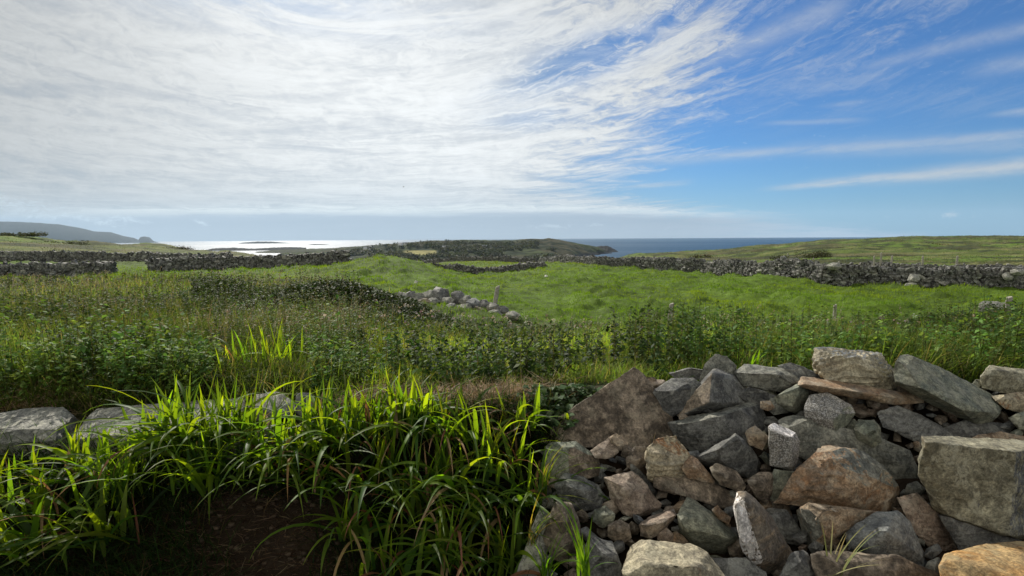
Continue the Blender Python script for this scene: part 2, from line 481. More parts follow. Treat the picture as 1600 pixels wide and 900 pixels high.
SM = {
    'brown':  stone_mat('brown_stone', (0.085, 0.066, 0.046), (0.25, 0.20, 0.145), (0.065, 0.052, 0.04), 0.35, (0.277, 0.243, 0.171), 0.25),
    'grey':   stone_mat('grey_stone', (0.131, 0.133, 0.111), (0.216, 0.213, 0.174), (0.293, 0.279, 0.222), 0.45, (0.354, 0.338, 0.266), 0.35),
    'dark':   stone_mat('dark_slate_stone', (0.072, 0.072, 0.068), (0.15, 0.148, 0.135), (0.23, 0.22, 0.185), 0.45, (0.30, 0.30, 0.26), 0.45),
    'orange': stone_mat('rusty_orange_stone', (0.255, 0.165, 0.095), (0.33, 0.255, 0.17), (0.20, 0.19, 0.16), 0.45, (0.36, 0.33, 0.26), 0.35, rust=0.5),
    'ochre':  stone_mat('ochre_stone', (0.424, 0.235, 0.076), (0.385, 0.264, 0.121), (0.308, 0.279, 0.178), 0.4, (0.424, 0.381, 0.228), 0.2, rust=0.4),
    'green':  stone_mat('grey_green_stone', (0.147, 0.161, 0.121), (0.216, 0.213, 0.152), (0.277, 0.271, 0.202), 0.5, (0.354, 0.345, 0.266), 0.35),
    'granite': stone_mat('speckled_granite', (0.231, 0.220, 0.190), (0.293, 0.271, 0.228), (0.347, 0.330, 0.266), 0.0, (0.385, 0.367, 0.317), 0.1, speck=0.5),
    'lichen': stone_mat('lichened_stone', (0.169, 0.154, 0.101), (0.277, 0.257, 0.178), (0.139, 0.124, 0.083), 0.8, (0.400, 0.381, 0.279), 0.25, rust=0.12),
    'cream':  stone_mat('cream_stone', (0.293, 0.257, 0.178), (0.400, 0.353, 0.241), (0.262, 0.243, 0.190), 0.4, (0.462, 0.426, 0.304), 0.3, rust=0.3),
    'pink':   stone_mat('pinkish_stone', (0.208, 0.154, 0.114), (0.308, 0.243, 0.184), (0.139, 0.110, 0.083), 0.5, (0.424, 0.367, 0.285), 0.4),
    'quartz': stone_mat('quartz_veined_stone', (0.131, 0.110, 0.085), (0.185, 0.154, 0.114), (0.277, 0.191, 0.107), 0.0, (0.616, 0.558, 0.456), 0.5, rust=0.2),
    'white':  stone_mat('quartz_and_sunlit_white', (0.66, 0.62, 0.58), (0.78, 0.74, 0.70), (0.42, 0.34, 0.30), 0.2, (0.8, 0.8, 0.76), 0.3),
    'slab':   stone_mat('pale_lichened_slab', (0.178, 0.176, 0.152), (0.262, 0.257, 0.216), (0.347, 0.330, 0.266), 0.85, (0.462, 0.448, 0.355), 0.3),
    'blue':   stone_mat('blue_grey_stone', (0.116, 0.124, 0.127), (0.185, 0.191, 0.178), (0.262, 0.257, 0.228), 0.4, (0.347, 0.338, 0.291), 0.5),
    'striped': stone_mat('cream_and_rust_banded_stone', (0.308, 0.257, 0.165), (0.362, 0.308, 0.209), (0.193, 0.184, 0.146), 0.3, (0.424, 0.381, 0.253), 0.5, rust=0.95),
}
M_WALL = stone_mat('field_wall_stone', (0.045, 0.045, 0.042), (0.10, 0.10, 0.09), (0.16, 0.155, 0.14), 0.6, (0.40, 0.40, 0.37), 0.2, percol=True)

# ------------------------------------------------------------------ terrain
TPX = np.array([-1200, 0, 200, 350, 500, 620, 750, 900, 1000, 1100, 1200, 1300, 1450, 1600, 2800], float)
TU = (TPX - 800) / F
TY = np.array([3.4, 5, 8, 11, 15, 20, 27, 35, 45, 60, 90, 120, 200, 300, 400, 560, 800, 1200], float)
TZ = np.array([
 #  3.4   5    8    11    15    20    27    35    45    60    90   120   200   300   400   560  800  1200
 [ .60, .48, .30, .15, -.05, -.30, -.60, -1.0, -.9, -.4, 1.0, 2.6, 1.0, -6, -14, -30, -49, -60],
 [ .60, .48, .30, .15, -.05, -.30, -.60, -1.0, -.9, -.5, .9, 2.4, .5, -6, -14, -30, -49, -60],
 [ .60, .48, .30, .15, -.05, -.30, -.55, -.85, -.9, -.7, 0.1, 0.7, -2, -8, -16, -30, -49, -60],
 [ .60, .47, .28, .12, -.08, -.28, -.45, -.65, -.8, -1.0, -1.1, -1.5, -5, -12, -20, -33, -50, -60],
 [ .60, .46, .24, .10, -.05, -.20, -.35, -.50, -1.0, -1.8, -3.5, -6, -12, -19, -27, -38, -52, -60],
 [ .60, .45, .20, .02, -.14, -.32, -.42, -.22, -.9, -1.7, -3.4, -6, -12, -20, -28, -39, -52, -60],
 [ .60, .40, .00, -.27, -.42, -.58, -.82, -1.25, -1.6, -1.75, -2.4, -5.5, -12, -20, -28, -39, -52, -60],
 [ .60, .38, -.05, -.38, -.55, -.66, -.80, -.92, -1.05, -1.4, -3.6, -6, -12, -20, -28, -39, -52, -60],
 [ .60, .38, -.07, -.40, -.58, -.76, -.95, -1.12, -1.3, -1.8, -2.7, -3.5, -5.6, -8.8, -15, -30, -50, -60],
 [ .60, .38, -.07, -.42, -.62, -.82, -1.05, -1.25, -1.4, -1.7, -2.3, -3.0, -5.2, -7.4, -9.6, -22, -49, -60],
 [ .60, .38, -.07, -.42, -.62, -.86, -1.15, -1.25, -1.4, -1.6, -2.2, -2.8, -3.9, -4.7, -5.2, -16, -48, -60],
 [ .60, .38, -.07, -.42, -.64, -.90, -1.2, -1.2, -1.25, -1.3, -1.8, -2.2, -2.3, -2.0, -1.7, -10, -45, -60],
 [ .60, .38, -.07, -.42, -.64, -.90, -1.2, -1.15, -1.2, -1.4, -1.9, -2.1, -2.3, -.9, .4, -8, -45, -60],
 [ .60, .38, -.07, -.42, -.64, -.90, -1.15, -1.1, -1.2, -1.4, -1.9, -2.1, -2.2, -1.0, .1, -8, -45, -60],
 [ .60, .38, -.07, -.42, -.64, -.90, -1.15, -1.1, -1.2, -1.4, -1.9, -2.1, -2.2, -.6, .6, -8, -45, -60]], float)

def table(u, Y):
    ly = np.log(np.clip(Y, TY[0], TY[-1])); L = np.log(TY)
    j = np.clip(np.searchsorted(L, ly, side='right') - 1, 0, len(L) - 2)
    fy = (ly - L[j]) / (L[j + 1] - L[j])
    uu = np.clip(u, TU[0], TU[-1])
    i = np.clip(np.searchsorted(TU, uu, side='right') - 1, 0, len(TU) - 2)
    fu = (uu - TU[i]) / (TU[i + 1] - TU[i]); fu = fu * fu * (3 - 2 * fu)
    a = TZ[i, j] * (1 - fy) + TZ[i, j + 1] * fy
    b = TZ[i + 1, j] * (1 - fy) + TZ[i + 1, j + 1] * fy
    return a * (1 - fu) + b * fu

def pile_y(py):
    return 1.95 + (900 - py) / 355.0 * 1.05

def T(x, y, detail=True):
    x = np.asarray(x, float); y = np.asarray(y, float)
    u = x / np.maximum(y, 1.5)
    z = table(u, y)
    # bank at the road side (left) and rubble heap (right)
    wob = (fbm(x * 1.7, y * 1.7, 3, 3) - .5) * 0.25
    left = 0.40 * sstep(y + wob * 0.6, 2.15, 2.75)
    ph = np.interp(y, [1.2, 1.6, 1.95, 2.25, 2.55, 2.8, 3.1, 3.3], [0, .0, .04, .18, .36, .54, .72, .66])
    side = sstep(x, 0.0, 0.32)
    near = left * (1 - side) + ph * side
    midl = sstep(x, -1.15, -.95) * (1 - sstep(x, .0, .32))
    near = near + .20 * midl * sstep(y, 2.5, 2.9)
    k = sstep(y, 2.95, 3.4)
    z = near * (1 - k) + z * k
    if detail:
        f = sstep(y, 3, 12)
        m = sstep(y, 1.0, 2.5)
        z = z + (fbm(x * 1.1, y * 1.6, 4, 21) - .5) * 0.22 * f
        z = z + (fbm(x * 5, y * 5, 3, 5) - .5) * 0.05 * m
        # tussocky pasture
        p = sstep(y, 10, 14) * (1 - sstep(y, 55, 90))
        tus = np.maximum(fbm(x * 1.3, y * 0.75, 3, 44) - .42, 0)
        z = z + tus * 0.62 * p
        # far moor knolls
        q = sstep(y, 55, 140)
        z = z + (fbm(x * .045, y * .045, 5, 61) - .5) * 4.2 * q * (1 - 0.45 * sstep(y, 250, 380)) + (fbm(x * .22, y * .22, 3, 66) - .5) * 0.9 * q
    # bramble mound in the weeds, green mound before the middle wall
    z = z + 0.24 * np.exp(-(((x + 3.1) / 1.5) ** 2 + ((y - 9.0) / 1.4) ** 2))
    z = z + 0.55 * np.exp(-(((x + 8.2) / 3.2) ** 2 + ((y - 33) / 5.5) ** 2))
    z = z + 0.40 * np.exp(-(((x - 15.5) / 2.6) ** 2 + ((y - 31) / 1.8) ** 2))
    return z

def zone_color(x, y):
    """plain surface colours of soil, pasture, moor"""
    u = x / np.maximum(y, 1.5)
    n = fbm(x * .5, y * .5, 4, 90)[..., None]
    soil = np.array([.032, .022, .014]) * (0.7 + .6 * n)
    weed = np.array([.040, .055, .018]) * (0.6 + .8 * n)
    past = np.array([.070, .115, .012]) * (0.75 + .5 * n)
    k1 = sstep(y, 2.8, 3.6)[..., None]
    c = soil * (1 - k1) + weed * k1
    lim = weed_limit(u)
    k2 = sstep(y, lim, lim + 1.5)[..., None]
    c = c * (1 - k2) + past * k2
    m1 = fbm(x * .018, y * .03, 5, 71); m2 = fbm(x * .06 + 9, y * .1, 4, 75)
    olive = np.array([.085, .108, .026]); brown = np.array([.058, .055, .026]); green = np.array([.090, .140, .022]); dark = np.array([.035, .045, .018])
    moor = olive + (green - olive) * sstep(m1, .42, .6)[..., None]
    m3 = fbm(x * .16 + 4, y * .35, 4, 78)
    moor = moor + (brown - moor) * (sstep(m2, .47, .56) * .85)[..., None]
    moor = moor + (dark - moor) * (sstep(m3, .56, .64) * .85)[..., None]
    moor = moor + (np.array([.17, .155, .07]) - moor) * (sstep(m3, .42, .34) * .5)[..., None]
    wl = np.interp((u * F + 800), [-400, 0, 520, 620, 850, 880, 1000, 1100, 1200, 1300, 1600, 2400], [52, 50, 40, 60, 85, 58, 47, 41, 34, 29, 26, 26])
    k3 = sstep(y, wl, wl * 1.35)[..., None]
    return c * (1 - k3) + moor * k3

def weed_limit(u):
    px = u * F + 800
    return np.interp(px, [-1200, 0, 180, 300, 420, 520, 600, 680, 760, 880, 1600, 2800], [30, 30, 26, 26, 22, 19, 14.5, 12.3, 11.6, 11.0, 10.6, 10.6])

def build_ground():
    yn = np.concatenate([np.linspace(-14, 1.0, 16), np.linspace(1.1, 3.9, 70), np.exp(np.linspace(math.log(4.0), math.log(1200), 560))])
    un = np.concatenate([np.linspace(-4, -1.35, 24), np.linspace(-1.3, 1.3, 820), np.linspace(1.35, 4, 24)])
    Yg, Ug = np.meshgrid(yn, un, indexing='ij')
    Xg = Ug * np.maximum(Yg, 2.6)
    Z = T(Xg, Yg)
    ny, nu = Yg.shape
    idx = np.arange(ny * nu).reshape(ny, nu)
    q = np.stack([idx[:-1, :-1], idx[:-1, 1:], idx[1:, 1:], idx[1:, :-1]], -1).reshape(-1, 4)
    o = mesh_np('ground', np.stack([Xg, Yg, Z], -1), q, M_GROUND, zone_color(Xg, Yg))
    tag(o, kind='structure')
build_ground()

SEA = -45.0
def build_sea():
    r = np.concatenate([[300], np.exp(np.linspace(math.log(420), math.log(14500), 40))])
    a = np.linspace(-math.pi, math.pi, 181)
    Rg, Ag = np.meshgrid(r, a, indexing='ij')
    V = np.stack([Rg * np.sin(Ag), Rg * np.cos(Ag), np.full_like(Rg, SEA)], -1)
    idx = np.arange(V.shape[0] * V.shape[1]).reshape(V.shape[:2])
    q = np.stack([idx[:-1, :-1], idx[1:, :-1], idx[1:, 1:], idx[:-1, 1:]], -1).reshape(-1, 4)
    tag(mesh_np('sea', V, q[:, ::-1], sea_mat()), kind='structure')
build_sea()

# ------------------------------------------------------------------ headland, islets, mountain
def grid_land(name, pxs, ysamp, zfun, colfun, mat, nu, ny):
    px = np.linspace(pxs[0], pxs[1], nu); yy = np.linspace(ysamp[0], ysamp[1], ny)
    Yg, Pg = np.meshgrid(yy, px, indexing='ij')
    X = (Pg - 800) / F * Yg
    Z = zfun(Pg, X, Yg)
    V = np.stack([X, Yg, Z], -1)
    idx = np.arange(ny * nu).reshape(ny, nu)
    q = np.stack([idx[:-1, :-1], idx[:-1, 1:], idx[1:, 1:], idx[1:, :-1]], -1).reshape(-1, 4)
    o = mesh_np(name, V, q, mat, colfun(V))
    tag(o, kind='structure')
    return o

HPX = [440, 470, 500, 540, 580, 620, 650, 700, 740, 800, 830, 860, 880, 900, 915, 935, 952]
HPY = [396, 394, 392, 388.5, 384, 380, 377.5, 376.5, 375.5, 376.5, 374.5, 373.2, 375.5, 379, 382, 386, 394]
def head_z(P, X, Y):
    yr = 1450.0
    sk = np.interp(P, HPX, HPY)
    zr = CAM_H - yr * (sk - hor(P)) / F
    yf = np.interp(P, [440, 520, 860, 900, 930, 955], [950, 850, 850, 1150, 1330, 1400])
    yb = np.interp(P, [440, 600, 880, 955], [1800, 1850, 1800, 1560])
    n = (fbm(X * .012, Y * .012, 5, 31) - .5)
    a = sstep(Y + n * 120, yf, yr) ** np.interp(P, [860, 900], [.75, .45]); b = 1 - sstep(Y + n * 120, yr, yb)
    k = a * b
    z = -52 + (zr + 52) * k
    return z + n * 14 * k * (1 - np.exp(-((Y - yr) / 60) ** 2) * .65) + (fbm(X * .06, Y * .06, 3, 35) - .5) * 4 * k
def head_col(V):
    X, Y, Z = V[..., 0], V[..., 1], V[..., 2]
    P, Q = project(V)
    n = fbm(X * .01, Y * .01, 5, 38); n2 = fbm(X * .03, Y * .03, 4, 39)
    heath = np.array([.045, .058, .020]); dk = np.array([.018, .026, .012]); br = np.array([.055, .052, .026])
    c = heath + (br - heath) * sstep(n, .45, .6)[..., None]
    c = c + (dk - c) * (sstep(n2, .48, .6) * .9)[..., None]
    tan = np.array([.24, .22, .085])
    f = (sstep(Q, 391, 391.8) * (1 - sstep(Q, 398, 399)) * sstep(P, 628 + (Q < 393) * 0, 636) * (1 - sstep(P, 679, 684)))
    c = c + (tan - c) * f[..., None]
    rock = np.array([.035, .035, .036])
    c = c + (rock - c) * (1 - sstep(Z, SEA + 2, SEA + 9))[..., None]
    return c
grid_land('headland', (440, 956), (820, 1880), head_z, head_col, M_FAR, 420, 300)

def bump_land(name, px0, px1, Y0, depth, top, base=SEA - 4, pw=.6, seed=1, nu=120, ny=40, rock=(.04, .04, .04), cvar=.8, amp=.35):
    def zf(P, X, Y):
        t = (P - px0) / (px1 - px0)
        prof = np.interp(t, [k[0] for k in top], [k[1] for k in top])
        v = np.clip(1 - np.abs((Y - Y0) / depth) ** 2, 0, 1) ** pw
        n = fbm(X * 9 / (depth) , Y * 9 / depth, 5, seed) - .5
        return base + (prof - base) * v * (1 + n * amp)
    def cf(V):
        n = fbm(V[..., 0] * .02, V[..., 1] * .02, 4, seed)[..., None]
        return np.array(rock) * (1 - cvar / 2 + cvar * n)
    return grid_land(name, (px0, px1), (Y0 - depth, Y0 + depth), zf, cf, M_FAR, nu, ny)
bump_land('islet', 921, 968, 1620, 70, [(0, SEA - 3), (.08, -33), (.3, -28), (.6, -27), (.8, -36), (.88, -41), (1, SEA - 2)], seed=4)
bump_land('islet', 885, 912, 1300, 14, [(0, SEA - 3), (.5, -40.5), (1, SEA - 2)], seed=5, nu=60)
bump_land('islet', 868, 886, 1180, 14, [(0, SEA - 3), (.5, -40.5), (1, SEA - 2)], seed=15, nu=60)
bump_land('island', 372, 462, 5400, 90, [(0, SEA - 3), (.1, -36), (.35, -25), (.6, -27), (.85, -39), (1, SEA - 2)], seed=6)
bump_land('island', 478, 520, 3900, 60, [(0, SEA - 3), (.3, -39), (.7, -40), (1, SEA - 2)], seed=7)
bump_land('rocky_shore', 318, 480, 2150, 80, [(0, SEA), (.1, -37), (.3, -34), (.5, -39), (.65, -35), (.85, -33), (1, -36)], seed=8, pw=1.2)
bump_land('rocky_shore', 400, 600, 1820, 150, [(0, SEA), (.15, -39), (.4, -35), (.6, -33), (.85, -26), (1, -22)], seed=9, rock=(.05, .055, .03))
bump_land('mountain', -900, 252, 8600, 900,
          [(0, 500), (.55, 560), (.70, 440), (.7813, 320), (.83, 300), (.868, 262), (.893, 205), (.914, 145), (.936, 128), (.952, 66), (.966, 34), (.972, 0), (.9745, 44), (.980, 56), (.987, 44), (.992, -20), (1, SEA - 5)],
          seed=12, nu=900, ny=60, pw=.8, rock=(.016, .020, .018), cvar=.2, amp=.06)

# ------------------------------------------------------------------ stones
def stone_mesh(bm, pts, detail=0.02, rough=0.006, seed=0, bevel=0.006, layers=0.0, chips=4):
    """convex angular block through the given corner points, edges worn, surface broken"""
    vs = [bm.verts.new(p) for p in pts]
    r = bmesh.ops.convex_hull(bm, input=vs)
    junk = [g for g in r['geom_interior'] + r['geom_unused'] if isinstance(g, bmesh.types.BMVert)]
    if junk: bmesh.ops.delete(bm, geom=list(set(junk)), context='VERTS')
    rs = random.Random(seed * 13 + 1)
    for k in range(chips):
        d = Vector((rs.gauss(0, 1), rs.gauss(-.6, 1), rs.gauss(.3, 1))).normalized()
        pr = sorted(v.co.dot(d) for v in bm.verts)
        ext = pr[-1] - pr[0]
        off = pr[-1] - ext * rs.uniform(.035, .10)
        bmesh.ops.bisect_plane(bm, geom=bm.verts[:] + bm.edges[:] + bm.faces[:], plane_co=d * off, plane_no=d, clear_outer=True)
        cs = [v.co.copy() for v in bm.verts]
        bm.clear()
        r = bmesh.ops.convex_hull(bm, input=[bm.verts.new(c) for c in cs])
        junk = [g for g in r['geom_interior'] + r['geom_unused'] if isinstance(g, bmesh.types.BMVert)]
        if junk: bmesh.ops.delete(bm, geom=list(set(junk)), context='VERTS')
    bmesh.ops.dissolve_limit(bm, angle_limit=RAD(5), verts=bm.verts, edges=bm.edges)
    if bevel:
        try:
            bmesh.ops.bevel(bm, geom=list(bm.edges), offset=bevel, segments=1, profile=.5, affect='EDGES', clamp_overlap=True)
        except Exception:
            pass
    bmesh.ops.triangulate(bm, faces=bm.faces)
    for it in range(6):
        long_ = [e for e in bm.edges if e.calc_length() > detail * 1.5]
        if not long_: break
        bmesh.ops.subdivide_edges(bm, edges=long_, cuts=1, use_grid_fill=False)
        bmesh.ops.triangulate(bm, faces=[f for f in bm.faces if len(f.verts) > 3])
    bm.normal_update()
    o = Vector((seed * 3.17, seed * 1.31, seed * 7.7))
    ax = Vector((math.sin(seed) * .35, math.cos(seed * 2) * .3, 1)).normalized()
    mv = []
    for v in bm.verts:
        c = v.co + o
        n1 = mnoise.noise(c * 5.0)
        n2 = mnoise.noise(c * 16.0)
        n3 = mnoise.noise(c * 45.0)
        # chipped facets
        n4 = -max(0, mnoise.noise(c * 9.0 + Vector((9, 9, 9))) - .15)
        ly = 0
        if layers:
            k = c.dot(ax) * 38 + n1 * 3
            ly = (abs((k % 1.0) - .5) - .25) * layers
        d = rough * (.8 * n1 + .8 * n2 + .5 * n3 + 2.4 * n4 + ly)
        mv.append(v.normal * d)
    for v, d in zip(bm.verts, mv): v.co += d
    return bm

def make_stone(name, Yd, outline, thick, mat, label, inner=(), detail=0.013, rough=0.006, group=None, cat='stone', layers=.5, seed=None, accent=None, chips=4):
    """outline / inner: (px, py, depth offset in metres) of the corners the photograph shows; the rest of the block lies behind"""
    P = []
    cx = sum(p[0] for p in outline) / len(outline); cy = sum(p[1] for p in outline) / len(outline)
    for p in outline:
        off = p[2] if len(p) > 2 else 0.0
        P.append(at(p[0], p[1], Yd + off))
    for p in inner:
        P.append(at(p[0], p[1], Yd + p[2]))
    for p in outline:
        off = p[2] if len(p) > 2 else 0.0
        q = (cx + (p[0] - cx) * .72, cy + (p[1] - cy) * .72)
        P.append(at(q[0], q[1], Yd + off * .5 + thick * 1.15))
    for p in outline:
        off = p[2] if len(p) > 2 else 0.0
        q = (cx + (p[0] - cx) * .96, cy + (p[1] - cy) * .96)
        P.append(at(q[0], q[1], Yd + off + thick * .5))
    P = [Vector(p) for p in P]
    bm = bmesh.new()
    sd = seed if seed is not None else (int(outline[0][0] * 7 + outline[0][1] * 3) % 97)
    stone_mesh(bm, P, detail, rough, sd, bevel=0.003, layers=layers, chips=chips)
    c = sum(P, Vector()) / len(P)
    o = bm_obj(name, bm, SM[mat] if isinstance(mat, str) else mat, smooth=True, loc=c)
    o.data.set_sharp_from_angle(angle=RAD(24))
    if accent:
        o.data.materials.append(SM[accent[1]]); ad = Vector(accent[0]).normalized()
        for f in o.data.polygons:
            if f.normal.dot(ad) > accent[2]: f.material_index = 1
    return tag(o, label, cat, group)

G_HEAP = 'stones of the rubble heap beside the bank'
MAJ = []
def st(cx, outline, thick, mat, label, inner=(), dy=0.0, short='', name='stone', **kw):
    ys = [p[1] for p in outline]; xs = [p[0] for p in outline]
    my = (min(ys) + max(ys)) / 2
    Yd = pile_y(min(my, 930)) + dy
    o = make_stone(name, Yd, outline, thick, mat, label, inner, group=G_HEAP, **kw)
    MAJ.append((outline, short or label, Yd))
    return o

# back row and middle of the heap: (corner px, py, extra depth)
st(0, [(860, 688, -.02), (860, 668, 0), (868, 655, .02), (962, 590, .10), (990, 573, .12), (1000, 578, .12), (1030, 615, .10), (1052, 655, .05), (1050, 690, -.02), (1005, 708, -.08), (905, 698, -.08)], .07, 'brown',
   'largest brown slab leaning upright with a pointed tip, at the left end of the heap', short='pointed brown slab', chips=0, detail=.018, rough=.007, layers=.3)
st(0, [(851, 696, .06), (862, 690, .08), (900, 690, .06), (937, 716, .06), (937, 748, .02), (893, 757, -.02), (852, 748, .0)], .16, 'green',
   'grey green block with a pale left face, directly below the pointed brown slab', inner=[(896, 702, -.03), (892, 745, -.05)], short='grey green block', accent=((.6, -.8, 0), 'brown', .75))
st(0, [(921, 704), (958, 680, .05), (967, 706), (952, 717, -.02), (930, 716, -.02)], .07, 'pink', 'small pinkish wedge stone lying in front of the pointed brown slab', inner=[(940, 707, -.03)], dy=-.05, short='pinkish wedge')
st(0, [(951, 683), (962, 676, .03), (980, 688, .02), (983, 695), (966, 699, -.02), (955, 692)], .04, 'orange', 'tiny flat stone with orange top, resting on the pinkish wedge stone', dy=-.07, short='tiny orange topped stone', detail=.008, rough=.003)
st(0, [(866, 757, .03), (880, 740, .07), (908, 744, .08), (936, 757, .06), (945, 776), (938, 793), (905, 799), (878, 788)], .16, 'dark', 'dark rounded stone with sunlit rough top, below the grey green block',
   inner=[(885, 760, -.03), (925, 770, -.03)], short='dark rounded stone', rough=.009)
st(0, [(944, 746, .05), (986, 736, .08), (1005, 750, .05), (1036, 788), (1028, 802, -.02), (992, 813, -.04), (955, 788)], .14, 'pink', 'lumpy brownish pink stone with crusty pitted surface, middle of the left part of the heap',
   inner=[(975, 760, -.03), (1000, 785, -.05)], short='lumpy pink stone', rough=.013)
st(0, [(872, 780, .03), (892, 786, .03), (907, 815, .02), (906, 868), (888, 890), (863, 872), (847, 838), (855, 808)], .14, 'brown', 'tall brown block standing on end beside the grass at the left edge of the heap',
   inner=[(885, 812, -.04), (878, 850, -.05)], dy=-.03, short='tall brown block', rough=.008)
st(0, [(927, 796, .02), (945, 788, .03), (964, 803), (959, 819), (940, 827), (925, 815)], .07, 'green', 'small smooth grey green cobble above the tuft of grass in the stones', inner=[(945, 805, -.02)], dy=-.02, short='grey green cobble')
st(0, [(950, 818), (968, 812, .02), (984, 819), (986, 840), (966, 851), (949, 838)], .07, 'brown', 'small round brown cobble right of the grey green cobble', dy=.02, inner=[(968, 830, -.02)], short='round brown cobble')
st(0, [(996, 821, .0), (1012, 808, .06), (1052, 795, .08), (1058, 804, .04), (1040, 831), (1016, 843), (996, 838)], .07, 'pink', 'small stone with a flat slate grey top and crumbly pink front edge',
   inner=[(1005, 822, -.03), (1040, 812, -.03)], dy=-.02, short='flat topped pink edged stone')
st(0, [(972, 872, .0), (985, 848, .10), (1002, 843, .12), (1080, 850, .12), (1105, 864, .08), (1137, 905, .02), (1132, 950, -.04), (975, 950, -.04)], .22, 'cream',
   'large pale cream boulder at the very bottom of the heap', dy=-.06, inner=[(985, 885, -.03), (1090, 885, -.03)], short='pale cream boulder', rough=.010)
st(0, [(1058, 804, .02), (1072, 776, .10), (1083, 775, .10), (1153, 836, .05), (1157, 850, .05), (1130, 869, .05), (1090, 863, .06), (1062, 832, .06)], .12, 'green',
   'grey green wedge with a flat pale face, right above the pale cream boulder', inner=[(1069, 821, -.05), (1105, 829, -.06), (1140, 842, -.05)], dy=-.02, short='grey green wedge')
st(0, [(1009, 700), (1028, 683, .04), (1056, 680, .05), (1086, 720, .02), (1072, 748), (1024, 762, -.02), (1012, 748, -.02)], .12, 'striped', 'cream stone streaked with rust, in the heap left of the dark broken block',
   inner=[(1020, 705, -.03), (1050, 725, -.04)], dy=-.08, short='rust streaked cream stone', rough=.010, layers=1.6)
st(0, [(1018, 738, .03), (1060, 733, .06), (1132, 764, .05), (1168, 786, .03), (1166, 803), (1120, 792, -.02), (1045, 768, -.03), (1018, 762)], .12, 'brown', 'long brown slab sloping down beneath the rust streaked cream stone', dy=.0, short='long brown slab', layers=1.2)
st(0, [(1063, 729), (1080, 713, .04), (1096, 722, .03), (1121, 748, .02), (1118, 757), (1075, 747, -.02)], .08, 'orange', 'small orange brown wedge lying across the long brown slab', inner=[(1085, 730, -.03)], dy=-.06, short='orange brown wedge')
st(0, [(1106, 731), (1120, 723, .03), (1150, 735, .03), (1168, 759), (1160, 770), (1125, 758, -.02)], .08, 'brown', 'small olive brown stone right of the orange brown wedge', inner=[(1135, 745, -.03)], dy=-.04, short='olive brown stone', layers=1.2)
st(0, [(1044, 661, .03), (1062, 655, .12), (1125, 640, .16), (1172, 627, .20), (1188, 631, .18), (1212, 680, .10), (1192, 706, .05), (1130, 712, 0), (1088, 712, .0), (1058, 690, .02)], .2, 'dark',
   'dark broken block with a bright flat sunlit top, in the middle of the heap', inner=[(1060, 663, -.02), (1115, 656, -.06), (1155, 640, .02), (1110, 700, -.06)], short='dark flat topped block', accent=((0, 0, 1), 'grey', .8), rough=.008)  # upper faces in paler stone: sunlight painted into the colour
st(0, [(1086, 714, .06), (1107, 709, .04), (1149, 677, .08), (1168, 692, .08), (1192, 727, .06), (1179, 750, .04), (1140, 740, .0), (1100, 727, .02)], .14, 'dark',
   'dark broken stone with a thin bright upper edge, propped below the flat topped block', inner=[(1110, 712, -.06), (1150, 682, -.04)], dy=-.06, short='dark bright edged stone')
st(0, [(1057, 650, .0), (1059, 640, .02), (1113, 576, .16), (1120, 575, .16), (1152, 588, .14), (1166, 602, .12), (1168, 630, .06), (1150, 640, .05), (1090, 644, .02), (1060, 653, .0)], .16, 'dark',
   'pyramid shaped stone with brown left and dark right face, near the top of the heap', inner=[(1113, 582, -.02), (1109, 628, -.10)], dy=-.02, short='pyramid shaped stone', chips=0, accent=((-.8, -.55, .1), 'brown', .75), rough=.005)  # brown left face; its lit-against-shaded contrast is partly painted in
st(0, [(1090, 606), (1094, 590), (1101, 570, .03), (1118, 553, .05), (1136, 556, .05), (1150, 572, .03), (1154, 600)], .07, 'grey', 'mossy grey slab standing upright behind the pyramid shaped stone', dy=.05, short='mossy upright slab')
st(0, [(1018, 610, .04), (1050, 592, .08), (1090, 590, .08), (1100, 602, .05), (1072, 640), (1046, 655), (1030, 630)], .16, 'dark', 'dark smooth boulder between the pointed brown slab and the pyramid shaped stone', dy=.0, inner=[(1050, 612, -.03)], short='dark smooth boulder')
st(0, [(1009, 590), (1024, 588), (1028, 600), (1020, 606), (1008, 604)], .05, 'pink', 'tiny beige stone behind the right shoulder of the pointed brown slab', dy=.08, short='tiny beige stone', detail=.01, rough=.003)
st(0, [(1044, 582), (1075, 574), (1098, 578), (1100, 592), (1060, 596)], .08, 'dark', 'low black stone half hidden left of the mossy upright slab', dy=.12, short='low black stone')
st(0, [(1149, 582, .05), (1163, 568, .12), (1186, 570, .14), (1228, 577, .12), (1250, 590, .08), (1247, 604), (1230, 614), (1190, 608), (1162, 602)], .16, 'grey', 'dark boulder with a pale lichened top, right of the pyramid shaped stone',
   inner=[(1165, 583, -.02), (1215, 585, -.02)], dy=-.0, short='pale topped boulder', rough=.009)
st(0, [(1150, 615), (1168, 604), (1200, 612), (1220, 622), (1212, 640), (1170, 630)], .12, 'dark', 'dark brown stone squeezed beneath the pale topped boulder', dy=.04, short='squeezed dark stone')
st(0, [(1212, 571, .04), (1236, 565, .06), (1278, 583, .04), (1300, 596, 0), (1250, 598)], .08, 'blue', 'low blue grey slab behind and left of the long orange slab', dy=.05, short='low blue grey slab', layers=1.2)
st(0, [(1207, 621), (1245, 600, .05), (1262, 600, .06), (1268, 622, .05), (1250, 650, .04), (1232, 643, .0), (1212, 632)], .1, 'green', 'pale grey stone with a shadowed right face under the left end of the orange slab', inner=[(1238, 635, -.03), (1252, 604, -.02)], dy=-.03, short='pale grey stone')
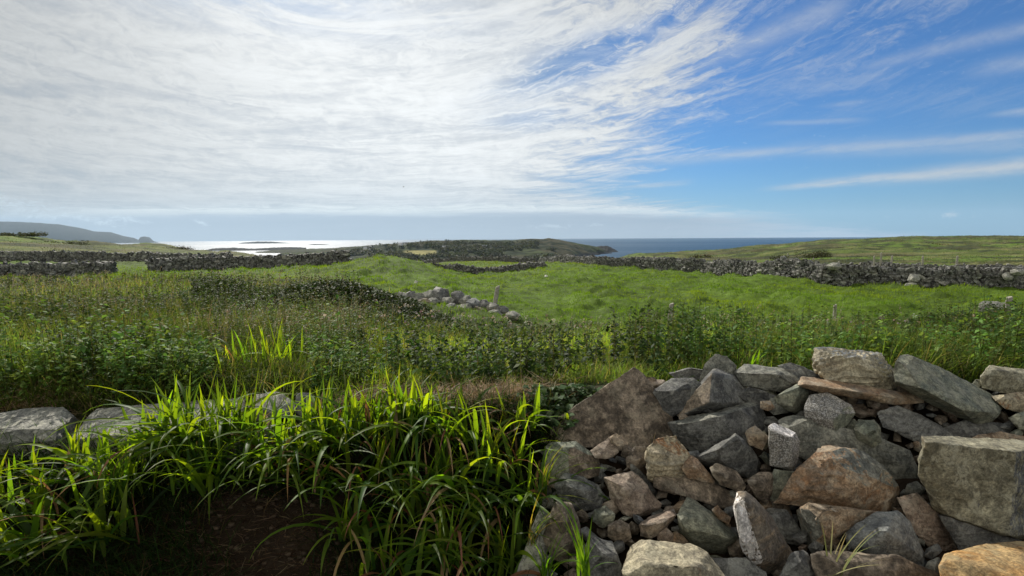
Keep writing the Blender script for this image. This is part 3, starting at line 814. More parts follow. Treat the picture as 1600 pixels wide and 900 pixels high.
st(0, [(1269, 577, .02), (1274, 546, .10), (1284, 543, .12), (1376, 553, .14), (1396, 576, .10), (1406, 601, .05), (1392, 611), (1350, 609, -.04), (1290, 593, -.02)], .2, 'cream',
   'big pale weathered boulder crowning the heap on top of the long orange slab', inner=[(1290, 552, -.02), (1340, 560, -.04), (1370, 580, -.05)], dy=-.05, short='crowning pale boulder', accent=((0, .3, 1), 'blue', .8), rough=.011, layers=1.8)
st(0, [(1246, 602), (1252, 589, .08), (1266, 589, .10), (1340, 605, .10), (1440, 618, .08), (1445, 629, .02), (1400, 634, 0), (1330, 623, -.02), (1268, 610, -.02)], .2, 'orange',
   'long thin orange slab lying flat under the crowning pale boulder', dy=-.08, inner=[(1256, 600, -.04), (1340, 612, -.06)], short='long orange slab', chips=0, layers=.8)
st(0, [(1255, 641), (1264, 618, .08), (1292, 612, .10), (1331, 632, .07), (1338, 646, .04), (1326, 666, .02), (1309, 683, .0), (1285, 677), (1258, 661)], .14, 'granite',
   'speckled black and white granite cobble below the long orange slab', inner=[(1300, 647, -.04), (1302, 678, -.03)], dy=-.1, short='speckled granite cobble', accent=((.75, -.6, -.1), 'green', .75), rough=.006, layers=0)
st(0, [(1331, 668), (1341, 654, .03), (1366, 655, .03), (1377, 669, .02), (1379, 694), (1366, 701), (1340, 687)], .09, 'green', 'small rounded stone with a scooped dark top, right of the granite cobble', inner=[(1350, 680, -.03), (1368, 672, -.03)], dy=-.04, short='scooped stone')
st(0, [(1200, 667), (1209, 660, .06), (1244, 677, .06), (1251, 690, .04), (1246, 726, .03), (1236, 736), (1202, 727)], .09, 'granite', 'upright speckled block with a brilliant white sunlit top', inner=[(1203, 673, -.02), (1238, 684, -.03), (1236, 730, -.03)], dy=-.12, short='white topped block', chips=0, accent=((0, .1, 1), 'white', .7), layers=0)  # white upper faces paint sunlight onto the top
st(0, [(1208, 652, .04), (1232, 643, .06), (1290, 672, .06), (1375, 684, .06), (1422, 704, .04), (1437, 736), (1433, 760), (1405, 775), (1320, 745, -.02), (1245, 712)], .14, 'grey',
   'broad smooth grey slab lying behind the big orange boulder', dy=.02, short='broad smooth slab', detail=.022)
st(0, [(1209, 786, -.02), (1240, 736, .02), (1284, 697, .07), (1301, 694, .08), (1350, 704, .08), (1386, 730, .06), (1409, 766, .04), (1398, 797, .02), (1345, 803, -.02), (1262, 790, -.02)], .22, 'orange',
   'biggest orange boulder, broad and rust streaked, in the lower middle of the heap', inner=[(1300, 725, -.04), (1340, 770, -.07), (1262, 765, -.06), (1370, 750, -.03)], dy=-.1, short='big orange boulder', accent=((.6, -.3, .7), 'grey', .80), rough=.009)
st(0, [(1244, 797, .06), (1262, 784, .02), (1350, 796, .02), (1378, 800, .04), (1345, 824, .02), (1290, 850), (1268, 858), (1256, 850, .03)], .16, 'orange',
   'orange and grey stone with a slanting edge, tucked beneath the big orange boulder', inner=[(1278, 795, -.05), (1288, 845, -.04)], dy=-.03, short='slanting orange and grey stone', accent=((-.8, -.5, -.1), 'grey', .8))
st(0, [(1395, 580, .03), (1398, 566, .05), (1406, 555, .12), (1432, 553, .14), (1485, 583, .14), (1568, 627, .12), (1568, 645, .06), (1562, 662, .06), (1530, 668, .04), (1440, 625, .06), (1400, 600, .06)], .16, 'green',
   'longest grey green plank of stone, sloping down to the right on top of the heap', inner=[(1401, 588, -.06), (1440, 606, -.07), (1502, 640, -.08), (1545, 645, -.06)], dy=-.1, short='long grey green plank', rough=.005)
st(0, [(1531, 590), (1533, 573, .04), (1545, 570, .06), (1600, 577, .08), (1660, 590, .06), (1660, 620), (1560, 614), (1534, 606)], .16, 'lichen', 'speckled block with slanting top, behind the lower end of the grey green plank', inner=[(1545, 578, -.02)], dy=.02, short='speckled back block')
st(0, [(1546, 619), (1600, 610, .06), (1670, 613, .06), (1670, 640), (1600, 648), (1572, 640)], .12, 'striped', 'flat orange topped slab with a violet grey edge, in front of the speckled back block', dy=.0, short='flat orange and violet slab', layers=1.2)
st(0, [(1366, 640, .05), (1400, 633, .06), (1440, 648, .05), (1494, 682, .02), (1490, 694), (1440, 694), (1380, 668)], .12, 'dark', 'dark layered slab under the grey green plank', dy=-.02, short='dark layered slab', layers=2.0)
st(0, [(1470, 668, .04), (1500, 655, .05), (1575, 662, .05), (1580, 680), (1520, 690), (1478, 684)], .14, 'dark', 'black stone deep in the shadow under the low end of the grey green plank', dy=.06, short='black shadowed stone')
st(0, [(1572, 652), (1600, 641, .04), (1670, 645, .04), (1670, 676), (1592, 672)], .12, 'green', 'pale green stone beneath the flat orange and violet slab', dy=-.02, short='pale green stone')
st(0, [(1502, 692), (1530, 679, .04), (1562, 675, .05), (1602, 682, .05), (1670, 700, .02), (1650, 715), (1535, 706)], .1, 'orange', 'rusty red hollowed stone lying on top of the big square lichened block', dy=.02, short='rusty hollowed stone')
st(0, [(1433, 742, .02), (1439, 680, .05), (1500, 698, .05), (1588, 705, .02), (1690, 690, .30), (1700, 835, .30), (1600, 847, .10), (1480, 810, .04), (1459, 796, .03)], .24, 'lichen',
   'big square lichened block with a flat mottled front', inner=[(1588, 706, -.04), (1577, 838, -.06), (1445, 690, -.02), (1482, 806, -.03)], dy=-.14, short='square lichened block', chips=0, accent=((.85, -.5, 0), 'dark', .80), rough=.008, layers=.2)  # right face in darker stone: shade painted into the colour
st(0, [(1466, 884), (1476, 865, .08), (1541, 848, .16), (1660, 846, .18), (1720, 950, .0), (1480, 950, -.02)], .2, 'ochre', 'bright ochre orange boulder in the bottom right corner below the square lichened block',
   inner=[(1480, 885, -.06), (1560, 905, -.12), (1640, 930, -.15)], dy=-.16, short='ochre boulder', rough=.005)
st(0, [(1318, 832, .05), (1370, 800, .08), (1402, 797, .08), (1422, 816, .06), (1452, 878), (1458, 905), (1380, 893, -.02), (1325, 872)], .16, 'blue', 'blue black stone with a pale rim, right below the big orange boulder', inner=[(1385, 830, -.04)], dy=-.02, short='blue black stone')
st(0, [(1401, 777, .05), (1431, 769, .06), (1462, 800, .05), (1502, 842, .02), (1497, 868), (1470, 873), (1428, 832)], .1, 'pink', 'long narrow brown stone sloping down between the blue black stone and the square block', dy=.03, short='narrow sloping stone', layers=1.4)
st(0, [(1462, 802, .02), (1600, 846, .04), (1640, 860), (1560, 866), (1500, 862)], .14, 'dark', 'black slab in the shade directly beneath the square lichened block', dy=.02, short='black shaded slab')
st(0, [(1146, 787), (1150, 768, .05), (1166, 767, .06), (1203, 802, .08), (1243, 870, .06), (1237, 892, .03), (1187, 898), (1160, 862)], .14, 'quartz', 'long upright stone with a white and pink crystalline edge, left of the big orange boulder',
   inner=[(1162, 780, -.05), (1178, 830, -.05), (1192, 872, -.05)], dy=-.1, short='white edged stone', chips=0, accent=((-.9, -.4, .1), 'white', .72), layers=1.0)
st(0, [(1167, 751), (1185, 737, .05), (1211, 736, .05), (1213, 762, .03), (1196, 788), (1180, 777)], .1, 'brown', 'squat brown block between the olive brown stone and the white topped block', inner=[(1190, 753, -.03)], dy=-.02, short='squat brown block')
st(0, [(1198, 757), (1210, 733, .03), (1242, 736, .03), (1238, 772), (1212, 793), (1198, 782)], .1, 'green', 'dull grey green stone directly below the white topped block', dy=-.0, short='dull grey green stone')
st(0, [(1190, 792, .03), (1228, 797, .04), (1250, 828, .03), (1256, 852), (1218, 848)], .1, 'dark', 'dark cracked stone between the white edged stone and the slanting orange and grey stone', dy=.03, short='dark cracked stone', layers=1.6)
st(0, [(1112, 796), (1121, 790, .02), (1143, 808, .02), (1139, 820), (1120, 810)], .05, 'orange', 'small tan chip of stone above the grey green wedge', dy=-.02, short='tan chip')
st(0, [(1214, 930), (1218, 900), (1235, 865, .04), (1248, 854, .05), (1262, 864, .04), (1277, 900), (1280, 935)], .12, 'dark', 'dark pointed stone at the bottom between the white edged stone and the dry grass tuft', inner=[(1248, 880, -.03)], dy=-.04, short='dark pointed stone')
st(0, [(1266, 866, .04), (1290, 859, .06), (1400, 868, .08), (1470, 897, .06), (1480, 950, 0), (1285, 950, -.02)], .18, 'brown', 'flat grey brown slab along the bottom under the tuft of dry grass', inner=[(1285, 885, -.02)], dy=-.05, short='bottom brown slab', layers=.8)
st(0, [(803, 950), (806, 900), (822, 850, .05), (845, 786, .12), (860, 800, .10), (855, 870, .04), (848, 950, 0)], .12, 'slab', 'pale grey leaning stone half hidden in grass at the lower left of the heap', dy=.02, short='pale leaning stone')
st(0, [(903, 855, .02), (930, 833, .05), (956, 845, .04), (972, 882), (968, 940), (905, 940)], .14, 'dark', 'dark grey boulder behind the green grass tuft in the stones', dy=.0, inner=[(935, 860, -.03)], short='dark tuft boulder')
st(0, [(1030, 842), (1056, 829, .04), (1078, 848, .02), (1060, 856), (1036, 853)], .07, 'orange', 'small orange stone peeping above the rim of the cream boulder', dy=.04, short='small peeping orange stone')
st(0, [(977, 717), (990, 697, .03), (1009, 697, .03), (1013, 722), (997, 737), (980, 731)], .08, 'brown', 'small brown pointed stone left of the rust streaked cream stone', inner=[(992, 715, -.03)], dy=-.02, short='small brown pointed stone')
st(0, [(1183, 682), (1194, 672, .02), (1204, 690), (1196, 706), (1183, 697)], .05, 'lichen', 'little crusty stone just left of the white topped block', dy=-.06, short='little crusty stone', detail=.01, rough=.005)
st(0, [(1162, 674), (1180, 664, .03), (1203, 684), (1192, 704), (1170, 696)], .06, 'orange', 'small tan stone leaning on the right end of the dark flat topped block', dy=-.1, short='small tan leaning stone')
st(0, [(1188, 627), (1204, 626, .02), (1212, 638), (1200, 643), (1188, 638)], .04, 'orange', 'tiny orange stone resting at the back corner of the dark flat topped block', dy=-.02, short='tiny orange corner stone', detail=.01, rough=.003)
st(0, [(1090, 872, .05), (1165, 872, .05), (1205, 900), (1160, 945), (1105, 930)], .14, 'dark', 'black slab in the gap right of the cream boulder', dy=.04, short='black gap slab')
st(0, [(985, 716), (1010, 745, .02), (1030, 775, .02), (1015, 790), (985, 760)], .1, 'dark', 'dark wedge in the gap under the rust streaked cream stone', dy=.06, short='dark gap wedge')
st(0, [(1378, 758), (1402, 772), (1412, 800), (1400, 806), (1385, 790)], .08, 'brown', 'small brown stone filling the gap right of the big orange boulder', dy=.03, short='small brown gap stone')
# bright quartz crust on the white edged stone and white cap painting sunlight onto the white topped block, parented to those stones
def crust(parent, Yd, outline, thick, mat, name, label=None):
    o = make_stone(name, Yd, outline, thick, mat, None, detail=.008, rough=.006, layers=0, chips=0)
    for k in ('label', 'category', 'group'):
        if k in o: del o[k]
    if label: o['label'] = label
    w = o.location.copy(); o.parent = parent; o.location = w - parent.location
    return o
for ob in list(COL.objects):
    l = ob.get('label', '')
    if l.startswith('long upright stone with a white'):
        crust(ob, pile_y(832) - .17, [(1149, 789), (1153, 783), (1166, 795, .01), (1176, 842, .01), (1164, 852, 0), (1156, 838)], .05, 'white', 'quartz_crust', 'rough white and pink quartz edge')
    if l.startswith('upright speckled block'):
        crust(ob, pile_y(698) - .14, [(1199, 666), (1209, 659, .07), (1245, 677, .07), (1238, 685, .0), (1203, 674, 0)], .03, 'white', 'sunlit_cap', 'top painted white as sunlit')

# gap fillers of the heap
def inside(pt, poly):
    x, y = pt; c = False; n = len(poly)
    for i in range(n):
        x1, y1 = poly[i][0], poly[i][1]; x2, y2 = poly[i - 1][0], poly[i - 1][1]
        if (y1 > y) != (y2 > y) and x < (x2 - x1) * (y - y1) / (y2 - y1) + x1: c = not c
    return c
used = set()
cnames = {'brown': 'brown', 'grey': 'grey', 'dark': 'dark', 'orange': 'orange', 'green': 'grey green', 'pink': 'pinkish', 'blue': 'blue grey'}
def fillers():
    cnt = 0; tries = 0; placed = []
    rr = random.Random(5)
    while cnt < 150 and tries < 9000:
        tries += 1
        px = rr.uniform(850, 1610); py = rr.uniform(600, 905)
        if py < 600 + max(0, (1000 - px)) * .55: continue
        small = rr.random() < .5
        if any(inside((px, py), m[0]) for m in MAJ): continue
        r = rr.uniform(9, 16) if small else rr.uniform(15, 26)
        if any(math.hypot(px - q[0], py - q[1]) < (r + q[2]) * .55 for q in placed): continue
        placed.append((px, py, r))
        Yd = pile_y(py) + rr.uniform(.03, .10)
        n = rr.randint(4, 6); a0 = rr.random() * 6
        sq = rr.uniform(.38, .9)
        tl = rr.uniform(-.7, .7)
        out = []
        for i in range(n):
            a = a0 + i * 2 * math.pi / n + rr.uniform(-.25, .25)
            rr_ = r * rr.uniform(.8, 1.15)
            dx, dy = math.cos(a) * rr_, math.sin(a) * rr_ * sq
            dx, dy = dx * math.cos(tl) - dy * math.sin(tl), dx * math.sin(tl) + dy * math.cos(tl)
            out.append((px + dx, py + dy, rr.uniform(-.01, .03) - dy / 900))
        m = rr.choice(['brown', 'grey', 'dark', 'dark', 'brown', 'orange', 'green', 'pink', 'blue', 'dark'])
        best = sorted(MAJ, key=lambda q: math.hypot(sum(k[0] for k in q[0]) / len(q[0]) - px, sum(k[1] for k in q[0]) / len(q[0]) - py))
        lab = None
        for b in best[:7]:
            bx = sum(k[0] for k in b[0]) / len(b[0]); by = sum(k[1] for k in b[0]) / len(b[0])
            rel = ('right of' if px > bx else 'left of') if abs(px - bx) > abs(py - by) else ('below' if py > by else 'above')
            for size in (['tiny', 'small'] if small else ['small', 'middling']):
                cand = '%s %s gap stone %s the %s' % (size, cnames[m], rel, b[1])
                if cand not in used:
                    lab = cand; break
            if lab: break
        used.add(lab)
        make_stone('stone', Yd, out, r * 2 * Yd / F * .8, m, lab, inner=[(px + rr.uniform(-3, 3), py + rr.uniform(-3, 3), -.4 * r * Yd / F)],
                   detail=.014, rough=.005, group='small stones wedged in the gaps of the heap')
        cnt += 1
fillers()

# the heap goes on past the frame
def beyond():
    rr = random.Random(17)
    ordn_ = ['first', 'second', 'third', 'fourth', 'fifth', 'sixth', 'seventh', 'eighth', 'ninth', 'tenth', 'eleventh', 'twelfth']
    mats = ['brown', 'grey', 'dark', 'green', 'lichen', 'orange', 'pink', 'blue']
    for row, py in enumerate([905, 850, 795, 740, 690, 640, 602]):
        px = 1690 + (row % 2) * 30; nth = 0
        while px < 2150:
            w = rr.uniform(60, 105); h = rr.uniform(50, 75); a0 = rr.random() * 6; n = rr.randint(5, 7); out = []
            for i in range(n):
                a = a0 + i * 2 * math.pi / n + rr.uniform(-.25, .25)
                out.append((px + math.cos(a) * w * .56, py + math.sin(a) * h * .56, -math.sin(a) * .10))
            Yd = pile_y(py)
            make_stone('stone', Yd + .02, out, .2, rr.choice(mats), 'heap stone past the square lichened block, %s row from the top, %s to the right' % (ordn_[6 - row], ordn_[nth]), inner=[(px, py, -.05)], detail=.02,
                       group='stones continuing the heap to the right')
            px += w * .9; nth += 1
beyond()

# slabs of the old wall on the bank, left
GW = 'slabs of the old wall on the bank'
def slab(Yd, outline, thick, mat, label, inner=(), **kw):
    make_stone('stone_slab', Yd, outline, thick, mat, label, inner, group=GW, cat='stone slab', detail=.02, rough=.007, **kw)
slab(2.72, [(-90, 740, 0), (-90, 660, .1), (50, 637, .32), (98, 637, .32), (127, 656, .25), (112, 690, .10), (84, 722, .02), (0, 742, -.02)], .2, 'slab',
     'pale grey slab with a sunlit top at the left end of the old wall', inner=[(-60, 692, -.04), (88, 676, -.02)])
slab(2.75, [(-420, 740, 0), (-410, 668, .12), (-300, 650, .3), (-120, 652, .3), (-104, 690, .1), (-110, 735, 0)], .2, 'slab', 'grey slab continuing the old wall past its left end slab')
slab(2.75, [(94, 696, .02), (112, 668, .12), (136, 641, .30), (232, 630, .36), (342, 626, .38), (386, 621, .36), (384, 650, .18), (330, 690, .05), (258, 712, 0), (150, 716, -.02)], .22, 'slab',
     'longest lichen spotted slab of the old wall, behind the sword leaved clumps', inner=[(120, 686, -.03), (262, 676, -.03), (340, 664, -.01)])
slab(2.95, [(386, 640), (398, 616, .12), (430, 611, .16), (455, 619, .12), (463, 642, .04), (430, 660, -.02), (395, 658)], .2, 'slab', 'squarish grey stone right of the longest slab of the old wall', inner=[(405, 640, -.02), (450, 642, -.02)])
slab(3.0, [(456, 645), (464, 614, .06), (486, 614, .08), (494, 637, .03), (482, 656)], .12, 'blue', 'small blue grey stone standing upright at the right end of the old wall slabs')
slab(2.68, [(-60, 750), (30, 742, .08), (120, 722, .10), (128, 760), (60, 800), (-60, 810)], .2, 'dark', 'dark stone in the bank below the left end slab')
slab(2.72, [(118, 728), (180, 718, .06), (262, 722, .06), (250, 770), (150, 780)], .2, 'brown', 'brown stone in the bank under the longest slab')
slab(2.72, [(262, 722), (350, 700, .06), (420, 668, .1), (450, 700), (400, 760), (290, 770)], .2, 'dark', 'dark stone in the bank below the squarish grey stone')

# stones of the tumbled wall out in the meadow
def rnd_stone(name, px, py, w, h, Yd, mat, label, group=None, rr=random, rough=.01, detail=None, cat='stone', seed=None):
    n = 8; out = []
    a0 = rr.random() * 6
    for i in range(n):
        a = a0 + i * 2 * math.pi / n + rr.uniform(-.3, .3)
        k = rr.uniform(.85, 1.15)
        out.append((px + math.cos(a) * w / 2 * k, py + math.sin(a) * h / 2 * k, -math.sin(a) * .25 * h * Yd / F))
    t = w * Yd / F * .8
    return make_stone(name, Yd, out, t, mat, label, inner=[(px, py, -.3 * w * Yd / F)], detail=detail or max(.02, w * Yd / F / 9), rough=rough, group=group, cat=cat, seed=seed)
rr = random.Random(3)
RU = [(627, 466, 22, 12, 'grey'), (643, 464, 18, 12, 'dark'), (655, 467, 20, 12, 'grey'), (668, 464, 24, 14, 'grey'), (688, 463, 30, 24, 'dark'), (676, 473, 22, 10, 'grey'), (699, 472, 20, 12, 'grey'),
      (716, 466, 22, 20, 'dark'), (728, 470, 20, 12, 'grey'), (741, 475, 26, 14, 'blue'), (756, 478, 22, 12, 'dark'), (768, 480, 22, 11, 'grey'), (785, 485, 18, 9, 'dark'), (725, 484, 28, 14, 'grey'),
      (748, 488, 24, 12, 'brown'), (773, 491, 22, 9, 'grey'), (802, 493, 24, 8, 'slab'), (640, 474, 22, 12, 'slab'), (664, 476, 22, 12, 'brown'), (704, 482, 24, 12, 'dark')]
desc = {'grey': 'grey', 'dark': 'dark', 'slab': 'pale lichened', 'blue': 'blue grey', 'brown': 'brown'}
ordn = ['first', 'second', 'third', 'fourth', 'fifth', 'sixth', 'seventh', 'eighth', 'ninth', 'tenth', 'eleventh', 'twelfth', 'thirteenth', 'fourteenth', 'fifteenth', 'sixteenth', 'seventeenth', 'eighteenth', 'nineteenth', 'last']
rank = sorted(range(len(RU)), key=lambda i: RU[i][0])
for i, (px, py, w, h, m) in enumerate(RU):
    rnd_stone('stone', px, py, w * 1.12, h + 7, 12.6 + (486 - py) * .03 if px < 800 else 11.6, m,
              '%s stone of the tumbled wall before the pasture, %s from its left end' % (desc[m], ordn[rank.index(i)]), 'stones of the tumbled wall', rr)
rnd_stone('boulder', 651, 444, 12, 11, 22.5, 'slab', 'lone pale boulder lying out on the green pasture', rr=rr, cat='boulder')
rnd_stone('boulder', 1152, 434, 12, 6, 33, 'slab', 'low pale boulder on the grassy bump before the long field wall', rr=rr, cat='boulder')
rnd_stone('boulder', 853, 432, 7, 5, 30, 'white', 'small white rock on the pasture at the foot of the broken middle wall', rr=rr, cat='boulder')
make_stone('stone_slab', 9.8, [(1528, 486), (1530, 474, .1), (1538, 470, .2), (1574, 472, .2), (1574, 481), (1556, 484), (1545, 488)], .3, 'slab',
           'pale stone slab propped against the rightmost short fence post', cat='stone slab', detail=.04, rough=.012)

# ------------------------------------------------------------------ dry stone field walls
def unit_stone():
    bm = bmesh.new()
    bmesh.ops.create_cube(bm, size=1.0)
    bmesh.ops.subdivide_edges(bm, edges=bm.edges, cuts=1, use_grid_fill=True)
    for v in bm.verts:
        c = v.co
        k = (abs(c.x) > .4) + (abs(c.y) > .4) + (abs(c.z) > .4)
        if k == 3: v.co *= .84
        elif k == 2: v.co *= .97
    V = np.array([v.co[:] for v in bm.verts]); Fq = np.array([[v.index for v in f.verts] for f in bm.faces])
    bm.free()
    return V, Fq
UV_, UF_ = unit_stone()
def wall(path, height, stone, label, seed, thick=0.55, ragged=.4, name='dry_stone_wall', cat='stone wall'):
    """path: list of (x, y); courses of uneven stones, two faces"""
    r = np.random.default_rng(seed)
    P = np.array(path, float)
    seg = np.sqrt(((P[1:] - P[:-1]) ** 2).sum(1)); cum = np.concatenate([[0], np.cumsum(seg)]); L = cum[-1]
    Vs = []; Fs = []; Cs = []; k = 0
    def pos(s):
        return np.array([np.interp(s, cum, P[:, 0]), np.interp(s, cum, P[:, 1])])
    hfun = lambda s: (height(s / L) if callable(height) else height) * (1 - ragged / 2 + ragged * float(fbm(np.array(s * 0.5), np.array(seed * 1.0), 3, seed)))
    for side in (-1, 0, 1):
        zc = 0.0
        top = max(hfun(s) for s in np.linspace(0, L, 60))
        while zc < top:
            ch = stone * r.uniform(.38, .62)
            s = -r.uniform(0, stone)
            while s < L:
                w = stone * r.uniform(.5, 1.5)
                sm = s + w / 2
                s += w * .99
                if sm < 0 or sm > L: continue
                hh = hfun(sm)
                if zc > hh: continue
                batter = thick * (1 - .35 * zc / max(hh, .3))
                p = pos(sm); t = pos(sm + .2) - pos(sm - .2); t /= max(np.linalg.norm(t), 1e-6); nrm = np.array([-t[1], t[0]])
                c2 = p + nrm * side * batter * .36 + r.normal(0, .03, 2)
                dims = np.array([w * 1.02, batter * .62 * r.uniform(.8, 1.2), ch * r.uniform(1.0, 1.4)])
                if zc + ch > hh and r.random() < .55: dims[2] *= r.uniform(1, 2.3); dims[0] *= .7
                v = UV_ * (1 + r.normal(0, .13, UV_.shape)) * dims
                a = r.normal(0, .28); ca, sa = math.cos(a), math.sin(a)
                v = np.stack([v[:, 0] * ca - v[:, 2] * sa, v[:, 1], v[:, 0] * sa + v[:, 2] * ca], 1)
                yaw = math.atan2(t[1], t[0]) + r.normal(0, .1); cy_, sy_ = math.cos(yaw), math.sin(yaw)
                g = float(T(p[0], p[1], False)) + .1 * 0
                v = np.stack([v[:, 0] * cy_ - v[:, 1] * sy_ + c2[0], v[:, 0] * sy_ + v[:, 1] * cy_ + c2[1], v[:, 2] + g - .05 + zc + ch / 2], 1)
                Vs.append(v); Fs.append(UF_ + k); k += len(v)
                tn = r.uniform(.45, 1.6) if r.random() > .07 else r.uniform(2.2, 3.2)
                Cs.append(np.ones((len(v), 3)) * tn * np.array([1, r.uniform(.94, 1.02), r.uniform(.85, 1.0)]))
            zc += ch * .9
    V = np.concatenate(Vs); Fq = np.concatenate(Fs)
    loc = (P[0][0], P[0][1], float(T(P[0][0], P[0][1], False)))
    o = mesh_np(name, V, Fq, M_WALL, np.concatenate(Cs), loc=loc, smooth=False)
    tag(o, label, cat)
    return o
def pth(*pp):
    return [((px - 800) / F * Y, Y) for px, Y in pp]
wall(pth((1720, 24.5), (1600, 25), (1450, 26), (1300, 28.5), (1200, 33), (1100, 39.5), (1000, 46), (930, 51), (870, 60), (845, 66)), lambda t: .96 - .30 * max(0, t - .5) / .5, .34, 'long dark field wall crossing from the right edge behind the bright pasture', 1)
wall(pth((852, 46), (800, 45), (740, 44), (690, 44.5), (640, 46), (600, 42), (565, 40)), lambda t: .58 if t < .45 else .46, .30, 'low broken wall with rounded end across the middle of the pasture', 2, ragged=.7)
wall(pth((880, 80), (800, 82), (700, 86), (640, 90)), .75, .4, 'thin dark wall at the far side of the small middle field', 3)
wall(pth((545, 37), (480, 37.5), (400, 38), (300, 37), (232, 36)), .98, .34, 'dark wall right of the gateway, in front of the sea glitter', 4)
wall(pth((176, 33.5), (100, 33), (0, 32), (-160, 31)), .92, .34, 'dark wall left of the gateway', 5)
wall(pth((360, 52), (240, 54), (120, 55), (0, 54), (-160, 52)), .92, .36, 'farther wall showing through the gateway under the grassy hillock', 6)
wall(pth((1760, 33), (1600, 34), (1500, 36), (1400, 39), (1345, 42)), lambda t: .52, .34, 'low pale wall behind the long field wall, along the line of posts', 7, ragged=.6)
# a few big stones standing in the long wall
for (px, py, w, h, Y) in [(1303, 416, 26, 12, 27.9), (1428, 435, 22, 16, 25.6), (1423, 446, 22, 10, 25.3), (1575, 432, 18, 14, 24.6), (1590, 425, 24, 12, 24.6)]:
    rnd_stone('stone', px, py, w, h, Y, 'slab', {1303: 'large pale stone standing proud on top of the long field wall', 1428: 'big pale block in the face of the long field wall', 1423: 'pale rounded stone at the foot of the long field wall',
              1575: 'upright pale stone near the right end of the long field wall', 1590: 'pale flat stone topping the right end of the long field wall'}[px], rr=rr, rough=.02)

# ------------------------------------------------------------------ fence posts
M_POST = plain('weathered_wood', (0.30, 0.28, 0.235), 0.85, 0.01, 22, .3)
def post(px, py_top, Y, rad, hgt, lean, label, group):
    top = at(px, py_top, Y)
    g = float(T(top[0], Y, False))
    x0, z1 = top[0], top[2]
    z0 = min(g - .15, z1 - hgt)
    bm = bmesh.new(); rings = []
    K = 10; H_ = [0, .3, .6, .9, .97, 1.0]; RR = [1.05, 1.0, .98, .97, .93, .78]
    for hh, k in zip(H_, RR):
        z = z0 + (z1 - z0) * hh
        rings.append([bm.verts.new((x0 + lean * (hh - 1) * (z1 - z0) + rad * k * math.cos(a * 2 * math.pi / K) * (1 + .06 * math.sin(a * 5 + px)), Y + rad * k * math.sin(a * 2 * math.pi / K), z + (.25 * rad * math.cos(a * 2 * math.pi / K) if hh > .95 else 0))) for a in range(K)])
    for i in range(len(rings) - 1):
        for a in range(K):
            bm.faces.new((rings[i][a], rings[i][(a + 1) % K], rings[i + 1][(a + 1) % K], rings[i + 1][a]))
    bm.faces.new(rings[-1]); bm.faces.new(rings[0][::-1])
    o = bm_obj('fence_post', bm, M_POST, smooth=False, loc=(x0, Y, g))
    tag(o, label, 'fence post', group)
G1 = 'short wooden posts at the edge of the pasture'; G2 = 'thin posts behind the long field wall'
post(778, 447, 13.0, .062, .7, .18, 'round leaning wooden post rising from the tumbled wall', G1)
post(1050, 474, 11.4, .055, .5, .12, 'short post stub in the weeds, in the middle of the weed edge', G1)
post(1305, 476, 11.2, .036, .5, 0, 'thin grey post stub just above the weeds, left of the propped slab', G1)
post(1577, 464, 9.9, .055, .6, 0, 'stout round post beside the propped pale slab', G1)
for (px, pt, Y, lb) in [(1377, 395, 40, 'tallest thin post behind the long field wall'), (1366, 400, 39.5, 'thin post just left of the tallest one behind the long wall'), (1394, 400, 40, 'thin post just right of the tallest one behind the long wall'),
                        (1442, 400, 38, 'sturdy post standing above the middle of the pale rear wall'), (1496, 400, 36.5, 'post between the sturdy one and the lone right hand one'), (1558, 411, 35, 'rightmost thin post behind the long field wall'),
                        (1311, 408, 42, 'short post left of the pale rear wall'), (1271, 403, 60, 'thin post in front of the dark gorse bush'), (1231, 396, 75, 'distant post left of the dark gorse bush'), (1256, 404, 62, 'small distant post at the left foot of the gorse bush')]:
    post(px, pt, Y, .065 if Y < 50 else .08, 1.0, random.uniform(-.04, .04), lb, G2)

# ------------------------------------------------------------------ vegetation builders
def blades(base, az, lean, bend, length, width, segs, col, tipcol=None, fold=0.0, pw=1.3, wprof=None, droop=1.4):
    n = len(base)
    s = np.linspace(0, 1, segs + 1)
    th = lean[:, None] + bend[:, None] * s[None] ** droop
    ds = length[:, None] / segs
    thm = (th[:, 1:] + th[:, :-1]) / 2
    hz = np.concatenate([np.zeros((n, 1)), np.cumsum(np.sin(thm) * ds, 1)], 1)
    vz = np.concatenate([np.zeros((n, 1)), np.cumsum(np.cos(thm) * ds, 1)], 1)
    ca, sa = np.cos(az)[:, None], np.sin(az)[:, None]
    C = np.stack([base[:, None, 0] + hz * ca, base[:, None, 1] + hz * sa, base[:, None, 2] + vz], -1)
    wp = (np.clip(1 - s ** 2.2, 0.02, 1) * np.clip(.55 + s * 2.5, 0, 1)) if wprof is None else wprof(s)
    tw = rng.normal(0, .35, n)[:, None]
    wd = np.stack([-sa * np.cos(tw) + 0 * s, ca * np.cos(tw) + 0 * s, np.sin(tw) + 0 * s], -1)
    W = wd * (width[:, None] * wp[None] * .5)[..., None]
    cc = np.broadcast_to(col[:, None, :], (n, segs + 1, 3)).copy()
    if tipcol is not None:
        k = (s ** 1.5)[None, :, None]
        cc = cc * (1 - k) + tipcol[:, None, :] * k
    if fold > 0:
        up = np.stack([-np.cos(th) * ca, -np.cos(th) * sa, np.sin(th)], -1) * (width[:, None] * wp[None] * fold)[..., None]
        V = np.stack([C - W + up, C, C + W + up], 2)
        k = 3
    else:
        V = np.stack([C - W, C + W], 2); k = 2
    cc = np.repeat(cc[:, :, None, :], k, 2)
    idx = np.arange(n * (segs + 1) * k).reshape(n, segs + 1, k)
    q = [np.stack([idx[:, :-1, j], idx[:, :-1, j + 1], idx[:, 1:, j + 1], idx[:, 1:, j]], -1).reshape(-1, 4) for j in range(k - 1)]
    return V.reshape(-1, 3), np.concatenate(q), cc.reshape(-1, 3)

